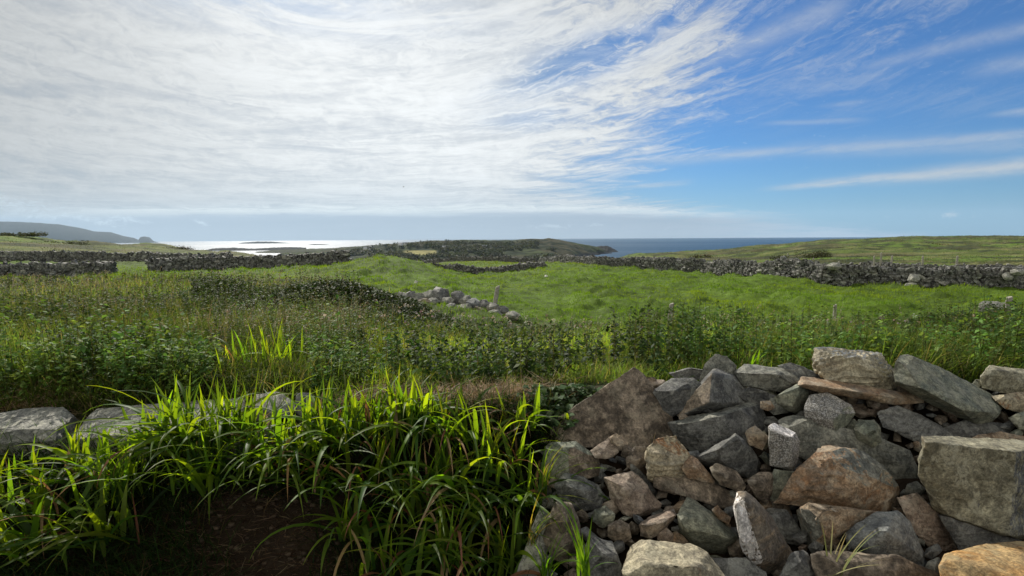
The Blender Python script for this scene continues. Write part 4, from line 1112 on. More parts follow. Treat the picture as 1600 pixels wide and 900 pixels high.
def leaves(pos, az, tilt, size, asp, col):
    """diamond leaves folded on the midrib: 4 verts"""
    n = len(pos)
    ca, sa = np.cos(az), np.sin(az); ct, st_ = np.cos(tilt), np.sin(tilt)
    d = np.stack([ca * ct, sa * ct, st_], -1)
    w = np.stack([-sa, ca, np.zeros(n)], -1)
    up = np.cross(d, w)
    tw = rng.normal(0, .5, n)[:, None]
    w = w * np.cos(tw) + up * np.sin(tw)
    L = size[:, None]
    a = pos; b = pos + d * L * .45 + w * L * asp[:, None] * .5; c = pos + d * L - up * 0 ; e = pos + d * L * .45 - w * L * asp[:, None] * .5
    c = c + np.array([0, 0, -1]) * L * .15
    V = np.stack([a, b, c, e], 1)
    idx = np.arange(n * 4).reshape(n, 4)
    return V.reshape(-1, 3), idx, np.repeat(col[:, None, :], 4, 1).reshape(-1, 3)

def join(parts):
    Vs, Fs, Cs = [], [], []; k = 0
    for V, Fq, C in parts:
        Vs.append(V); Fs.append(Fq + k); Cs.append(C); k += len(V)
    return np.concatenate(Vs), np.concatenate(Fs), np.concatenate(Cs)

def palette(n, cols, var=.25, w=None):
    cols = np.array(cols); i = rng.choice(len(cols), n, p=w)
    return cols[i] * (1 + rng.normal(0, var, (n, 1))).clip(.4, 1.8) * (1 + rng.normal(0, .06, (n, 3)))

def scatter(n, y0, y1, px0=-60, px1=1660, power=1.0):
    """points spread over the ground between y0 and y1 ahead, denser nearby"""
    t = rng.random(n)
    Y = y0 * (y1 / y0) ** (t ** power)
    u = (rng.uniform(px0, px1, n) - 800) / F
    return u * Y, Y

# ------------------------------------------------------------------ meadow weeds
def meadow():
    # fine meadow grass
    parts = []
    x, y = scatter(310000, 3.15, 30, -500, 2200)
    u = x / y
    ok = (y < weed_limit(u) + rng.normal(0, .35, len(y)))
    ok &= ~((x > 0.15) & (y < 3.35))
    x, y = x[ok], y[ok]; n = len(x); u = x / y; px = u * F + 800
    z = T(x, y)
    patch = fbm(x * .55, y * .55, 3, 101); tallp = fbm(x * .35 + 3, y * .35, 3, 102)
    hgt = (.14 + .28 * sstep(tallp, .35, .65)) * rng.uniform(.45, 1.3, n)
    hgt *= np.where(px > 560, 1 - .45 * sstep(y, 7.0, 9.5), np.where(y > 9, .85, 1.0)) * (1 - .8 * sstep(y, 7.0, 9.5) * sstep(px, 600, 650) * (1 - sstep(px, 860, 960)))
    leftish = sstep(px, 820, 350)
    col = palette(n, [(.115, .190, .030), (.085, .145, .028), (.14, .19, .045), (.19, .17, .075), (.07, .12, .03)], .25, [.34, .26, .2, .08, .12])
    dryc = palette(n, [(.27, .25, .13), (.21, .20, .10), (.18, .165, .09)], .2)
    col = col * (.6 + .85 * sstep(fbm(x * .5 + 30, y * .8, 3, 161), .3, .7))[:, None]
    kdry = (rng.random(n) < (.07 + .26 * leftish * sstep(y, 5, 8) * sstep(patch, .40, .60)))[:, None]
    col = np.where(kdry, dryc, col)
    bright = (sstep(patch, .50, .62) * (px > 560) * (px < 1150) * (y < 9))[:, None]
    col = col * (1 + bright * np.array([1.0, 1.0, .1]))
    wscale = np.maximum(1.0, y / 6.0)
    az = rng.normal(-.3, 1.6, n)
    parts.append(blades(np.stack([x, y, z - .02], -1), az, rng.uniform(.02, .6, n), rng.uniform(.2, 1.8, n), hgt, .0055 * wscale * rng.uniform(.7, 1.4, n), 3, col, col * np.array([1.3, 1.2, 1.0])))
    o = mesh_np('meadow_grass', *join(parts)[:2], M_GRASS, join(parts)[2])
    tag(o, 'rough knee high meadow grass growing between the bank and the pasture', kind='stuff', cat='grass')

    # leafy weeds: nettles, docks, thistles
    def stems(nst, y0, y1, px0, px1, hlo, hhi, nl, lsize, cols, mask=None, asp=(.45, .7), power=1.0, stemcol=(.07, .07, .03), far=False):
        x, y = scatter(nst, y0, y1, px0, px1, power)
        u = x / y
        ok = y < weed_limit(u) + .25
        ok &= ~((x > 0.2) & (y < 3.45))
        qx = u * F + 800
        ok &= ~((qx > 335) & (qx < 475) & (y < 4.0))
        ok &= ~((qx > 560) & (qx < 960) & (y < 7.5) & (rng.random(len(y)) < .65))
        if mask is not None: ok &= rng.random(len(x)) < mask(x, y, u * F + 800)
        x, y = x[ok], y[ok]; n = len(x)
        z = T(x, y)
        ppx = x / y * F + 800
        hv = rng.uniform(hlo, hhi, n) * (1 - .78 * sstep(y, 7.0, 9.5) * sstep(ppx, 600, 650) * (1 - sstep(ppx, 860, 960))) * (.75 + .5 * sstep(fbm(x * .8, y * .8, 2, 120), .35, .65))
        if far: hv = hv * np.where(ppx > 600, 1 - .5 * sstep(y, 6.5, 9.5), 1)
        ps = []
        az = rng.uniform(0, 6.28, n); ln = rng.uniform(0, .25, n)
        ps.append(blades(np.stack([x, y, z], -1), az, ln, np.zeros(n), hv, .006 * np.maximum(1, y / 7), 2, palette(n, [stemcol], .2), wprof=lambda s: 1 - .6 * s))
        m = n * nl
        I = np.repeat(np.arange(n), nl); t = rng.uniform(.12, 1.0, m) ** .8
        P = np.stack([x[I] + np.cos(az[I]) * np.sin(ln[I]) * hv[I] * t, y[I] + np.sin(az[I]) * np.sin(ln[I]) * hv[I] * t, z[I] + np.cos(ln[I]) * hv[I] * t], -1)
        base = palette(n, cols, .22)[I]
        sz = lsize * rng.uniform(.6, 1.35, m) * (1.15 - .55 * t) * np.maximum(1, y[I] / 8)
        tone = (.50 + 1.0 * sstep(fbm(x * .55 + 7, y * .9, 3, 160), .30, .70))[I][:, None] * np.array([1, 1, 1])
        base = base * tone
        ps.append(leaves(P, rng.uniform(0, 6.28, m), rng.uniform(-.6, .7, m), sz, rng.uniform(asp[0], asp[1], m), base * (1 + rng.normal(0, .12, (m, 1)))))
        return ps
    green = [(.070, .135, .028), (.090, .160, .036), (.055, .105, .028), (.125, .19, .042)]
    grey = [(.10, .145, .065), (.13, .17, .085), (.085, .13, .05)]
    ps = []
    dens = lambda x, y, px: .06 + .94 * np.maximum(sstep(px, 880, 1050) * sstep(fbm(x * .9, y * .9, 3, 131), .34, .50), sstep(fbm(x * .7, y * .7, 3, 130), .40, .54) * .9)
    ps += stems(13500, 3.3, 12, -500, 2200, .22, .50, 20, .055, green, dens, far=True)
    ps += stems(4300, 7.0, 10.6, 700, 2200, .16, .30, 18, .045, green + grey)
    ps += stems(650, 4.2, 9, 330, 620, .30, .52, 24, .040, grey, asp=(.22, .4))
    ps += stems(700, 9.8, 13.0, 300, 560, .35, .62, 26, .060, [(.030, .055, .016), (.045, .075, .02), (.038, .06, .022)])
    ps += stems(1900, 8, 26, -400, 560, .25, .48, 16, .04, [(.060, .100, .026), (.08, .125, .034), (.085, .10, .045)])
    ps += stems(900, 3.2, 3.9, -60, 900, .15, .32, 18, .05, green)
    V, Fq, C = join(ps)
    o = mesh_np('meadow_weeds', V, Fq, M_LEAF, C)
    tag(o, 'leafy nettles, thistles and docks massed in the meadow behind the bank', kind='stuff', cat='weeds')

    # seed heads of tall grasses, pale panicles
    ps = []
    x, y = scatter(5500, 4.0, 24, -60, 1700)
    px = x / y * F + 800
    keep = rng.random(len(x)) < np.where(px < 560, sstep(fbm(x * .5, y * .5, 3, 141), .38, .58), .16)
    keep &= y < weed_limit(x / y) + .6
    x, y, px = x[keep], y[keep], px[keep]; n = len(x); z = T(x, y)
    hv = rng.uniform(.35, .60, n) * np.where(px > 560, 1 - .5 * sstep(y, 6.5, 9.5), 1); az = rng.normal(-.3, .9, n); ln = rng.uniform(.05, .25, n); bd = rng.uniform(.3, .9, n)
    ws = np.maximum(1, y / 8)
    colr = palette(n, [(.27, .24, .16), (.24, .20, .14), (.30, .28, .19), (.22, .19, .14)], .18)
    ps.append(blades(np.stack([x, y, z], -1), az, ln, bd, hv, .0028 * ws, 4, colr * .8, wprof=lambda s: 1 - .5 * s))
    nl = 9; m = n * nl; I = np.repeat(np.arange(n), nl); t = rng.uniform(.72, 1.0, m)
    th = ln[I] + bd[I] * .45 * t
    P = np.stack([x[I] + np.cos(az[I]) * np.sin(th) * hv[I] * t, y[I] + np.sin(az[I]) * np.sin(th) * hv[I] * t, z[I] + np.cos(th) * hv[I] * t], -1)
    ps.append(leaves(P, az[I] + rng.normal(0, 1, m), rng.uniform(-.2, 1.1, m), .022 * ws[I] * rng.uniform(.6, 1.3, m), np.full(m, .35), colr[I]))
    # flower heads
    fx, fy = scatter(190, 4.2, 10.5, 500, 1620); fz = T(fx, fy); n = len(fx)
    nl = 7; m = n * nl; I = np.repeat(np.arange(n), nl)
    hh = rng.uniform(.30, .45, n) * (1 - .5 * sstep(fy, 6.5, 9.5))
    fc = palette(n, [(.42, .36, .34), (.26, .17, .21), (.48, .46, .40), (.32, .27, .22)], .15)
    ps.append(leaves(np.stack([fx[I], fy[I], fz[I] + hh[I]], -1) + rng.normal(0, .01, (m, 3)), rng.uniform(0, 6.3, m), rng.uniform(-.2, 1.3, m), .026 * rng.uniform(.7, 1.2, m), np.full(m, .6), fc[I]))
    V, Fq, C = join(ps)
    o = mesh_np('seed_heads', V, Fq, M_DRY, C)
    tag(o, 'pale seed heads and small pinkish flowers nodding above the meadow', kind='stuff', cat='seed heads')
meadow()

def pasture():
    x, y = scatter(420000, 9.5, 85, -300, 2100, .85)
    u = x / y; px = u * F + 800
    lim = weed_limit(u)
    far = np.interp(px, [-60, 520, 560, 620, 850, 880, 1000, 1100, 1200, 1300, 1680], [50, 40, 60, 85, 84, 58, 47, 41, 34, 29, 26])
    ok = (y > lim - .6) & (y < far)
    x, y, px = x[ok], y[ok], px[ok]; n = len(x)
    z = T(x, y)
    pt = fbm(x * .28, y * .18, 4, 150)[:, None]; p2 = fbm(x * 1.4, y * .8, 3, 151)[:, None]
    a = np.array([.105, .210, .012]); b = np.array([.145, .235, .018]); c = np.array([.045, .105, .012])
    col = a + (b - a) * sstep(pt, .45, .62); col = col + (c - col) * sstep(p2, .52, .66) * .4
    col = col * (1 + rng.normal(0, .16, (n, 1)))
    strip = (y > 50)[:, None]
    col = np.where(strip, col * np.array([1.15, .95, 1.2]), col)
    ws = np.maximum(1, y / 11)
    tus = np.maximum(fbm(x * 1.3, y * 0.75, 3, 44) - .42, 0)
    h = (.04 + .22 * tus) * rng.uniform(.6, 1.3, n) * np.minimum(1.5, ws ** .3)
    V, Fq, C = blades(np.stack([x, y, z - .01], -1), rng.normal(-.4, 1.2, n), rng.uniform(.0, .4, n), rng.uniform(.2, 1.0, n), h, .010 * ws * rng.uniform(.7, 1.3, n), 2, col, col * np.array([1.15, 1.1, 1.0]))
    o = mesh_np('pasture_grass', V, Fq, M_FIELD, C)
    tag(o, 'short bright green pasture grass in front of the field walls', kind='stuff', cat='grass')
pasture()

def moor():
    n = 90000
    x, y = scatter(n, 27, 400, -80, 1700, 1.0)
    px = x / y * F + 800
    far = np.interp(px, [-80, 520, 560, 620, 850, 880, 1000, 1100, 1200, 1300, 1680], [56, 42, 62, 92, 90, 62, 50, 43, 36, 31, 28])
    keep = (y > far)
    x, y = x[keep], y[keep]; n = len(x); z = T(x, y)
    col = zone_color(x, y) * (1 + rng.normal(0, .25, (n, 1))) * 1.15
    h = .16 * np.maximum(1, y / 60) ** .6 * rng.uniform(.4, 1.3, n)
    V, Fq, C = blades(np.stack([x, y, z - .03], -1), rng.uniform(0, 6.28, n), rng.uniform(0, .5, n), rng.uniform(.2, .9, n), h, .05 * np.maximum(.6, y / 60) * rng.uniform(.6, 1.5, n), 2, col, col * 1.15)
    o = mesh_np('moor_grass', V, Fq, M_GRASS, C)
    tag(o, 'tufted olive moor grass on the slopes beyond the walls', kind='stuff', cat='grass')
moor()

# bushes: leaf masses with uneven outline
def bush(px, py, w, h, Y, label, col, n=900, name='gorse_bush', cat='bush', leaf=.12):
    c = at(px, py, Y); g = float(T(c[0], Y))
    W = w * Y / F / 2; H = h * Y / F
    root = empty(name, (c[0], Y, g))
    k = int(6 + 4 * W / H)
    cen = np.stack([rng.uniform(-.85, .85, k) * W, rng.uniform(-.25, .25, k) * W, rng.uniform(.0, .55, k) * H], -1)
    rad = rng.uniform(.4, .8, k) * min(W, H)
    I = rng.integers(0, k, n)
    d = rng.normal(0, 1, (n, 3)); d /= np.linalg.norm(d, axis=1)[:, None]
    P = cen[I] + d * (rad[I] * rng.uniform(.55, 1.15, n))[:, None] * np.array([1.35, 1.2, .95])
    P[:, 2] = np.abs(P[:, 2]) + .02
    V, Fq, C = leaves(P, rng.uniform(0, 6.3, n), rng.uniform(-.3, 1.2, n), leaf * rng.uniform(.6, 1.4, n), np.full(n, .5), palette(n, [col], .28))
    mesh_np('foliage', V + np.array([c[0], Y, g]), Fq, M_LEAF, C, parent=root)
    m = 14
    b = np.stack([rng.uniform(-.3, .3, m) * W, rng.uniform(-.3, .3, m) * W, np.zeros(m)], -1) + np.array([c[0], Y, g - .05])
    V, Fq, C = blades(b, rng.uniform(0, 6.3, m), rng.uniform(.1, .7, m), np.zeros(m), np.full(m, H * .8), np.full(m, .05), 3, palette(m, [(.06, .045, .03)], .2), wprof=lambda s: 1 - .6 * s)
    mesh_np('stems', V, Fq, M_DRY, C, parent=root)
    tag(root, label, cat)
bush(1270, 406, 52, 12, 70, 'dark round gorse bush on the slope behind the long field wall', (.045, .055, .022), 1800, leaf=.18)
bush(1217, 408, 22, 9, 72, 'small dark bush left of the round gorse bush', (.04, .05, .02), 500, leaf=.2)
bush(1095, 405, 46, 8, 110, 'low brown bush on the moor above the long wall', (.05, .042, .022), 800, leaf=.3)
bush(35, 380, 80, 6, 115, 'bushy dark tops at the left end of the hillock', (.045, .055, .022), 1800, leaf=.35)
bush(100, 384, 70, 8, 110, 'long low bush just right of the hillock top', (.04, .05, .02), 1200, leaf=.3)
bush(282, 392, 46, 7, 118, 'low dark bush near the right foot of the hillock', (.045, .045, .02), 900, leaf=.3)
bush(75, 396, 60, 14, 60, 'greenish scrub behind the far wall under the hillock', (.05, .06, .03), 1200, leaf=.18)
bush(662, 403, 40, 9, 92, 'dark bush at the left end of the thin dark wall', (.03, .038, .018), 900, leaf=.25)

bush(1442, 386, 95, 6, 190, 'long dark heather patch high on the right hand moor', (.04, .036, .018), 1800, name='heather_patch', leaf=.5)
bush(1330, 393, 60, 4, 150, 'low brown heather patch left of the long dark one on the moor', (.05, .045, .02), 900, name='heather_patch', leaf=.4)
# bramble mound in the meadow
def mound():
    n = 34000
    x = rng.normal(-3.1, .95, n); y = rng.normal(9.0, .8, n)
    z = T(x, y) + rng.random(n) ** .7 * .42 * np.exp(-(((x + 3.1) / 1.7) ** 2 + ((y - 9.0) / 1.4) ** 2))
    keep = z > T(x, y) + .02
    P = np.stack([x, y, z], -1)[keep]; n = len(P)
    V, Fq, C = leaves(P, rng.uniform(0, 6.3, n), rng.uniform(-.5, .9, n), .055 * rng.uniform(.6, 1.4, n), rng.uniform(.4, .8, n), palette(n, [(.026, .050, .015), (.040, .066, .02), (.048, .056, .022)], .25))
    o = mesh_np('bramble_thicket', V, Fq, M_BRAMBLE, C)
    tag(o, 'dark bramble thicket mounded in the meadow left of the tumbled wall', 'brambles', kind='stuff')
mound()

# ------------------------------------------------------------------ sword leaved clumps on the bank
def clump(px, py, Y, nb, L, label, spread=1.0, upright=.45, dry=.08, seed=0, drop=1.0, ylw=.35, group='clumps of sword shaped leaves on the bank'):
    c = at(px, py, Y)
    root = empty('crocosmia_clump', tuple(c))
    n = nb
    az = rng.uniform(0, 2 * math.pi, n)
    up = rng.random(n) < upright
    lean = np.where(up, rng.uniform(.0, .30, n), rng.uniform(.25, .9, n))
    bend = np.where(up, rng.uniform(.0, .6, n), rng.uniform(.9, 2.1, n) * drop)
    # leaves that bend do so mostly out over the bank
    az = np.where(up, az, np.where(rng.random(n) < .75, rng.normal(-math.pi / 2, 1.0, n), az))
    base = c[None] + np.stack([rng.normal(0, .055, n) * spread, rng.normal(0, .04, n) * spread, rng.uniform(-.03, .02, n)], -1)
    ln = L * rng.uniform(.55, 1.15, n) * np.where(up, .72, 1.05)
    wd = rng.uniform(.016, .034, n)
    col = palette(n, [(.058, .115, .018), (.080, .140, .022), (.042, .090, .024), (.095, .150, .022)], .2)
    tip = col * np.where(rng.random(n) < ylw, 1.6, 1.1)[:, None] * np.array([1.35, 1.15, .8])
    isd = rng.random(n) < dry
    fr = ~isd
    V, Fq, C = blades(base[fr], az[fr], lean[fr], bend[fr], ln[fr], wd[fr], 9, col[fr], tip[fr], fold=.16)
    mesh_np('fresh_leaves', V, Fq, M_CROC, C, parent=root)
    if isd.sum() > 0:
        k = isd.sum()
        V, Fq, C = blades(base[isd], az[isd], lean[isd], bend[isd] + .7, ln[isd] * .9, wd[isd] * .7, 9, palette(k, [(.26, .15, .07), (.32, .22, .12), (.20, .09, .05)], .2), fold=.2)
        o = mesh_np('withered_leaves', V, Fq, M_DRY, C, parent=root); o['label'] = 'brown withered leaves'
    tag(root, label, 'plant', group)
CL = [
 (20, 775, 2.55, 34, .46, 'leafy clump at the left edge in front of the end slab'),
 (85, 800, 2.40, 34, .48, 'dark drooping clump low on the bank near the left corner'),
 (135, 745, 2.55, 40, .42, 'clump with bright upright tips below the joint of the two pale slabs'),
 (190, 775, 2.45, 36, .46, 'shaded clump just right of the bright tipped corner clump'),
 (240, 708, 2.58, 42, .46, 'clump before the left part of the longest slab'),
 (290, 698, 2.58, 54, .54, 'tallest bright clump hiding the middle of the longest slab'),
 (350, 690, 2.62, 50, .50, 'clump with upright spears hiding the right end of the longest slab'),
 (392, 686, 2.64, 36, .42, 'clump in front of the squarish grey wall stone'),
 (325, 755, 2.45, 46, .50, 'drooping clump hanging over the bare earth from the left'),
 (60, 860, 2.25, 34, .46, 'lowest clump in the bottom left corner of the bank'),
 (165, 850, 2.28, 34, .46, 'low dark clump at the foot of the bank below the corner clumps'),
 (462, 712, 2.60, 42, .50, 'sparse clump below the small blue grey upright stone'),
 (505, 680, 2.68, 42, .44, 'bright clump right of the small blue grey upright stone'),
 (545, 700, 2.60, 40, .48, 'thick overhanging clump with long hanging leaves right of the bare earth'),
 (595, 680, 2.66, 46, .46, 'bushy clump at the left of the tallest crest of leaves'),
 (635, 668, 2.70, 52, .46, 'clump forming the crest with the highest bright spears'),
 (675, 680, 2.66, 42, .42, 'clump immediately right of the crest clump'),
 (720, 690, 2.62, 32, .42, 'thin arching clump below the mat of dead grass'),
 (815, 665, 2.72, 26, .30, 'small yellowish clump beside the bramble leaves'),
 (600, 760, 2.48, 38, .50, 'long leaved clump hanging down the middle of the bank'),
 (560, 835, 2.30, 26, .42, 'low clump right beside the bare earth at the bank foot'),
 (665, 800, 2.36, 44, .50, 'broad green clump at the foot of the bank under the crest'),
 (715, 760, 2.48, 40, .50, 'upright grassy clump halfway down the bank under the dead grass mat'),
 (760, 815, 2.34, 40, .46, 'green clump at the bank foot near the pale leaning stone'),
 (785, 735, 2.52, 36, .44, 'tall clump against the left side of the grey green block'),
 (825, 790, 2.38, 30, .40, 'bright edged clump touching the left edge of the stone heap'),
 (700, 880, 2.15, 40, .44, 'lowest green clump at the bottom centre left of the heap'),
 (620, 895, 2.12, 26, .40, 'short clump in the bottom row under the long leaved clump'),
 (790, 890, 2.14, 34, .36, 'grassy clump in the bottom row beside the pale leaning stone'),
]
for i, (px, py, Y, nb, L, lb) in enumerate(CL):
    low = py > 780
    clump(px, py, Y, int(nb * 1.1), L, lb, spread=1.3, upright=.30 if low else .52, dry=.07 if px < 450 else .11, drop=1.0)
for (px, py, Y, od) in [(-70, 740, 2.6, 'first high'), (-150, 760, 2.55, 'second high'), (-60, 850, 2.35, 'low'), (-250, 750, 2.6, 'third high'), (-360, 770, 2.55, 'fourth high')]:
    clump(px, py, Y, 36, .46, od + ' clump on the bank past the left corner clumps', spread=1.3, upright=.5)
clump(425, 742, 2.52, 34, .50, 'clump drooping over the middle of the bare earth', spread=1.2, upright=.15, dry=.12)
clump(505, 762, 2.46, 30, .46, 'clump hanging over the right rim of the bare earth', spread=1.2, upright=.15, dry=.15)
# loose clumps standing in the weeds
clump(398, 584, 3.75, 60, .50, 'bright yellow green clump standing in the weeds behind the old wall', spread=2.6, upright=.85, dry=.05, ylw=.9)
clump(440, 582, 3.8, 26, .42, 'smaller bright clump right of the yellow green one in the weeds', spread=1.8, upright=.85, dry=.05, ylw=.9)
clump(165, 600, 3.6, 8, .26, 'few single upright blades in the weeds behind the longest slab', spread=.8, upright=.8, dry=.1, ylw=.8)
clump(186, 612, 3.5, 12, .18, 'small arching tuft in the weeds beside the single upright blades', spread=1, upright=.3, dry=.1, ylw=.8)
clump(270, 605, 3.5, 10, .2, 'small pale tuft in the weeds left of the yellow green clump', spread=1.2, upright=.5, dry=.1, ylw=.8)

# grass tufts among the stones
def tuft(px, py, Y, n, L, w, cols, label, lean=(.05, .5), bend=(.3, 1.2), sp=.012, azc=None, name='grass_tuft', mat=None):
    c = at(px, py, Y)
    az = rng.uniform(0, 6.28, n) if azc is None else rng.normal(azc, .5, n)
    base = c[None] + rng.normal(0, sp, (n, 3)) * np.array([1, 1, .3])
    col = palette(n, cols, .15)
    V, Fq, C = blades(base, az, rng.uniform(*lean, n), rng.uniform(*bend, n), L * rng.uniform(.5, 1.1, n), w * rng.uniform(.7, 1.2, n), 8, col, col * np.array([1.3, 1.2, .9]), fold=.12)
    o = mesh_np(name, V, Fq, mat or M_CROC, C, loc=tuple(c))
    tag(o, label, 'grass tuft')
GR = [(.075, .15, .022), (.055, .12, .02)]
tuft(915, 905, 1.86, 16, .30, .012, GR, 'green grass tuft growing between the stones left of the cream boulder')
tuft(1300, 905, 1.88, 10, .26, .006, [(.20, .22, .08), (.26, .24, .12)], 'wispy pale grass tuft leaning right over the bottom brown slab', azc=.2, lean=(.4, .8), bend=(.4, .9), mat=M_DRY)
tuft(1180, 572, 3.25, 9, .16, .014, GR, 'short bright tuft of blades sticking up behind the pale topped boulder', lean=(.05, .7))
tuft(1066, 600, 3.0, 6, .10, .008, GR, 'tiny upright tuft behind the dark smooth boulder')
tuft(1020, 700, 2.6, 7, .10, .003, [(.3, .25, .15)], 'few dry stalks caught behind the rust streaked cream stone', mat=M_DRY)
tuft(850, 760, 2.3, 16, .30, .006, [(.05, .09, .02), (.04, .07, .02), (.14, .12, .07)], 'loose tuft of thin grass against the left edge of the heap', azc=-1.2)
tuft(832, 850, 2.12, 24, .32, .006, [(.05, .09, .02), (.04, .07, .02), (.16, .14, .09)], 'thin tangled grass in front of the pale leaning stone', azc=-.8)
tuft(850, 905, 1.95, 22, .26, .007, GR, 'grass tuft at the bottom below the tall brown block')

# low undergrowth on the bank face, dead grass thatch, bare soil litter
def bank_cover():
    n = 36000
    x = rng.uniform(-4.8, .25, n); y = rng.uniform(2.05, 2.95, n)
    px = x / y * F + 800
    bare = np.exp(-(((px - 400) / 120) ** 2)) * (y < 2.5)
    keep = rng.random(n) > bare * 1.2
    x, y = x[keep], y[keep]; n = len(x)
    z = T(x, y)
    col = palette(n, [(.020, .042, .012), (.032, .060, .014), (.02, .04, .014), (.08, .06, .03)], .22, [.35, .3, .22, .13])
    V, Fq, C = blades(np.stack([x, y, z - .01], -1), rng.normal(-1.4, 1.3, n), rng.uniform(.1, .8, n), rng.uniform(.3, 1.6, n), rng.uniform(.06, .26, n), rng.uniform(.003, .008, n), 4, col, col * 1.2)
    o = mesh_np('undergrowth', V, Fq, M_GRASS, C)
    tag(o, 'thin dark grass covering the face of the bank under the clumps', 'undergrowth', kind='stuff')
    # thatch
    n = 9000
    t = rng.random(n)
    px = np.where(rng.random(n) < .7, rng.normal(762, 42, n), rng.normal(570, 60, n)); Y = rng.normal(3.02, .10, n)
    m2 = rng.random(n) < .14
    px = np.where(m2, rng.normal(30, 50, n), px); Y = np.where(m2, rng.normal(3.25, .06, n), Y)
    x = (px - 800) / F * Y; z = T(x, Y) + rng.random(n) * .075
    V, Fq, C = blades(np.stack([x, Y, z], -1), rng.uniform(0, 6.3, n), rng.uniform(1.0, 1.9, n), rng.uniform(-.3, .9, n), rng.uniform(.06, .16, n), np.full(n, .0035), 3, palette(n, [(.34, .25, .13), (.26, .17, .09), (.40, .32, .20)], .2))
    o = mesh_np('dead_grass', V, Fq, M_DRY, C)
    tag(o, 'matted straw coloured dead grass on top of the bank', 'dead grass', kind='stuff')
    # earth crumbs and twigs on bare soil
    n = 7000
    x = rng.normal(-1.15, .40, n); y = rng.uniform(2.0, 2.6, n); z = T(x, y)
    V, Fq, C = blades(np.stack([x, y, z + .004], -1), rng.uniform(0, 6.3, n), rng.uniform(1.2, 1.7, n), rng.uniform(-.3, .3, n), rng.uniform(.02, .10, n), np.full(n, .004), 2, palette(n, [(.08, .05, .03), (.16, .11, .07), (.05, .03, .02), (.22, .17, .11)], .35, [.35, .2, .35, .1]))
    vs, fs, cs = [V], [Fq], [C]; k = len(V)
    for i in range(420):
        cx_, cy_ = rng.normal(-1.15, .42), rng.uniform(2.0, 2.65); sz = rng.uniform(.006, .022)
        v = UV_ * (1 + rng.normal(0, .15, UV_.shape)) * sz * np.array([1.3, 1, .8]) + np.array([cx_, cy_, float(T(cx_, cy_)) + sz * .25])
        vs.append(v); fs.append(UF_ + k); k += len(v); cs.append(np.ones((len(v), 3)) * np.array([.075, .055, .038]) * rng.uniform(.5, 1.9))
    V, Fq, C = np.concatenate(vs), np.concatenate(fs), np.concatenate(cs)
    o = mesh_np('leaf_litter', V, Fq, M_DRY, C)
    tag(o, 'twigs and dead leaf litter on the bare brown earth of the bank', 'leaf litter', kind='stuff')
bank_cover()

def bramble():
    root = empty('bramble_plant', tuple(at(880, 640, 2.95)))
    n = 700
    px = rng.normal(885, 34, n); py = 604 + rng.random(n) * 62
    keep = (px < 950 - (py - 600) * .75) & (px > 815)
    px, py = px[keep], py[keep]; n = len(px)
    P = at(px, py, 2.98 - (py - 604) * .0042 + rng.normal(0, .03, n))
    parts = []
    ps = []
    for k, (da, dl) in enumerate([(0, 1), (.6, .8), (-.6, .8)]):      # rounded three-part leaves: two diamonds crossed make a rounded blade
        a = rng.uniform(0, 6.3, n) if k == 0 else a
        ps.append(leaves(P, a + da, rng.uniform(-.2, .5, n), .045 * dl * rng.uniform(.8, 1.2, n), np.full(n, .95), palette(n, [(.045, .085, .03), (.07, .11, .045), (.09, .12, .06)], .2)))
    V, Fq, C = join(ps)
    mesh_np('leaves', V, Fq, M_BRAMBLE, C, parent=root)
    m = 40
    b = at(rng.uniform(830, 930, m), rng.uniform(625, 660, m), rng.uniform(2.85, 3.0, m))
    V, Fq, C = blades(b, rng.uniform(0, 6.3, m), rng.uniform(.4, 1.2, m), rng.uniform(.3, .9, m), rng.uniform(.1, .25, m), np.full(m, .004), 6, palette(m, [(.14, .07, .05), (.2, .14, .09)], .2))
    mesh_np('stems', V, Fq, M_DRY, C, parent=root)
    tag(root, 'bramble with rounded grey green leaves left of the pointed brown slab', 'plant')
bramble()

# ------------------------------------------------------------------ far woods and farmhouses on the headland
def woods():
    n = 2600
    px = rng.uniform(520, 880, n); Y = rng.uniform(900, 1300, n)
    X = (px - 800) / F * Y
    nn = fbm(X * .012, Y * .012, 3, 200)
    keep = (nn > .41)
    px, Y, X = px[keep], Y[keep], X[keep]
    z = head_z(px, X, Y)
    _, Q = project(np.stack([X, Y, z], -1))
    ok = ~((px > 626) & (px < 688) & (Q > 389) & (Q < 399.5)) & (z > SEA + 2)
    X, Y, z = X[ok], Y[ok], z[ok]; m = len(X)
    k = 26; I = np.repeat(np.arange(m), k)
    R_ = rng.uniform(3.0, 6.5, m)
    d = rng.normal(0, 1, (m * k, 3)); d /= np.linalg.norm(d, axis=1)[:, None]
    P = np.stack([X[I], Y[I], z[I] + R_[I] * .6], -1) + d * (R_[I] * rng.uniform(.5, 1.0, m * k))[:, None] * np.array([1.2, 1.2, .75])
    V, Fq, C = leaves(P, rng.uniform(0, 6.3, m * k), rng.uniform(-.3, 1.0, m * k), 3.2 * rng.uniform(.6, 1.4, m * k), np.full(m * k, .8), palette(m, [(.026, .036, .016), (.035, .045, .018), (.045, .048, .022)], .2)[I])
    o = mesh_np('far_woods', V, Fq, M_GRASS, C)
    tag(o, 'dark low woods covering the near slope of the headland', 'woods', kind='stuff')
woods()

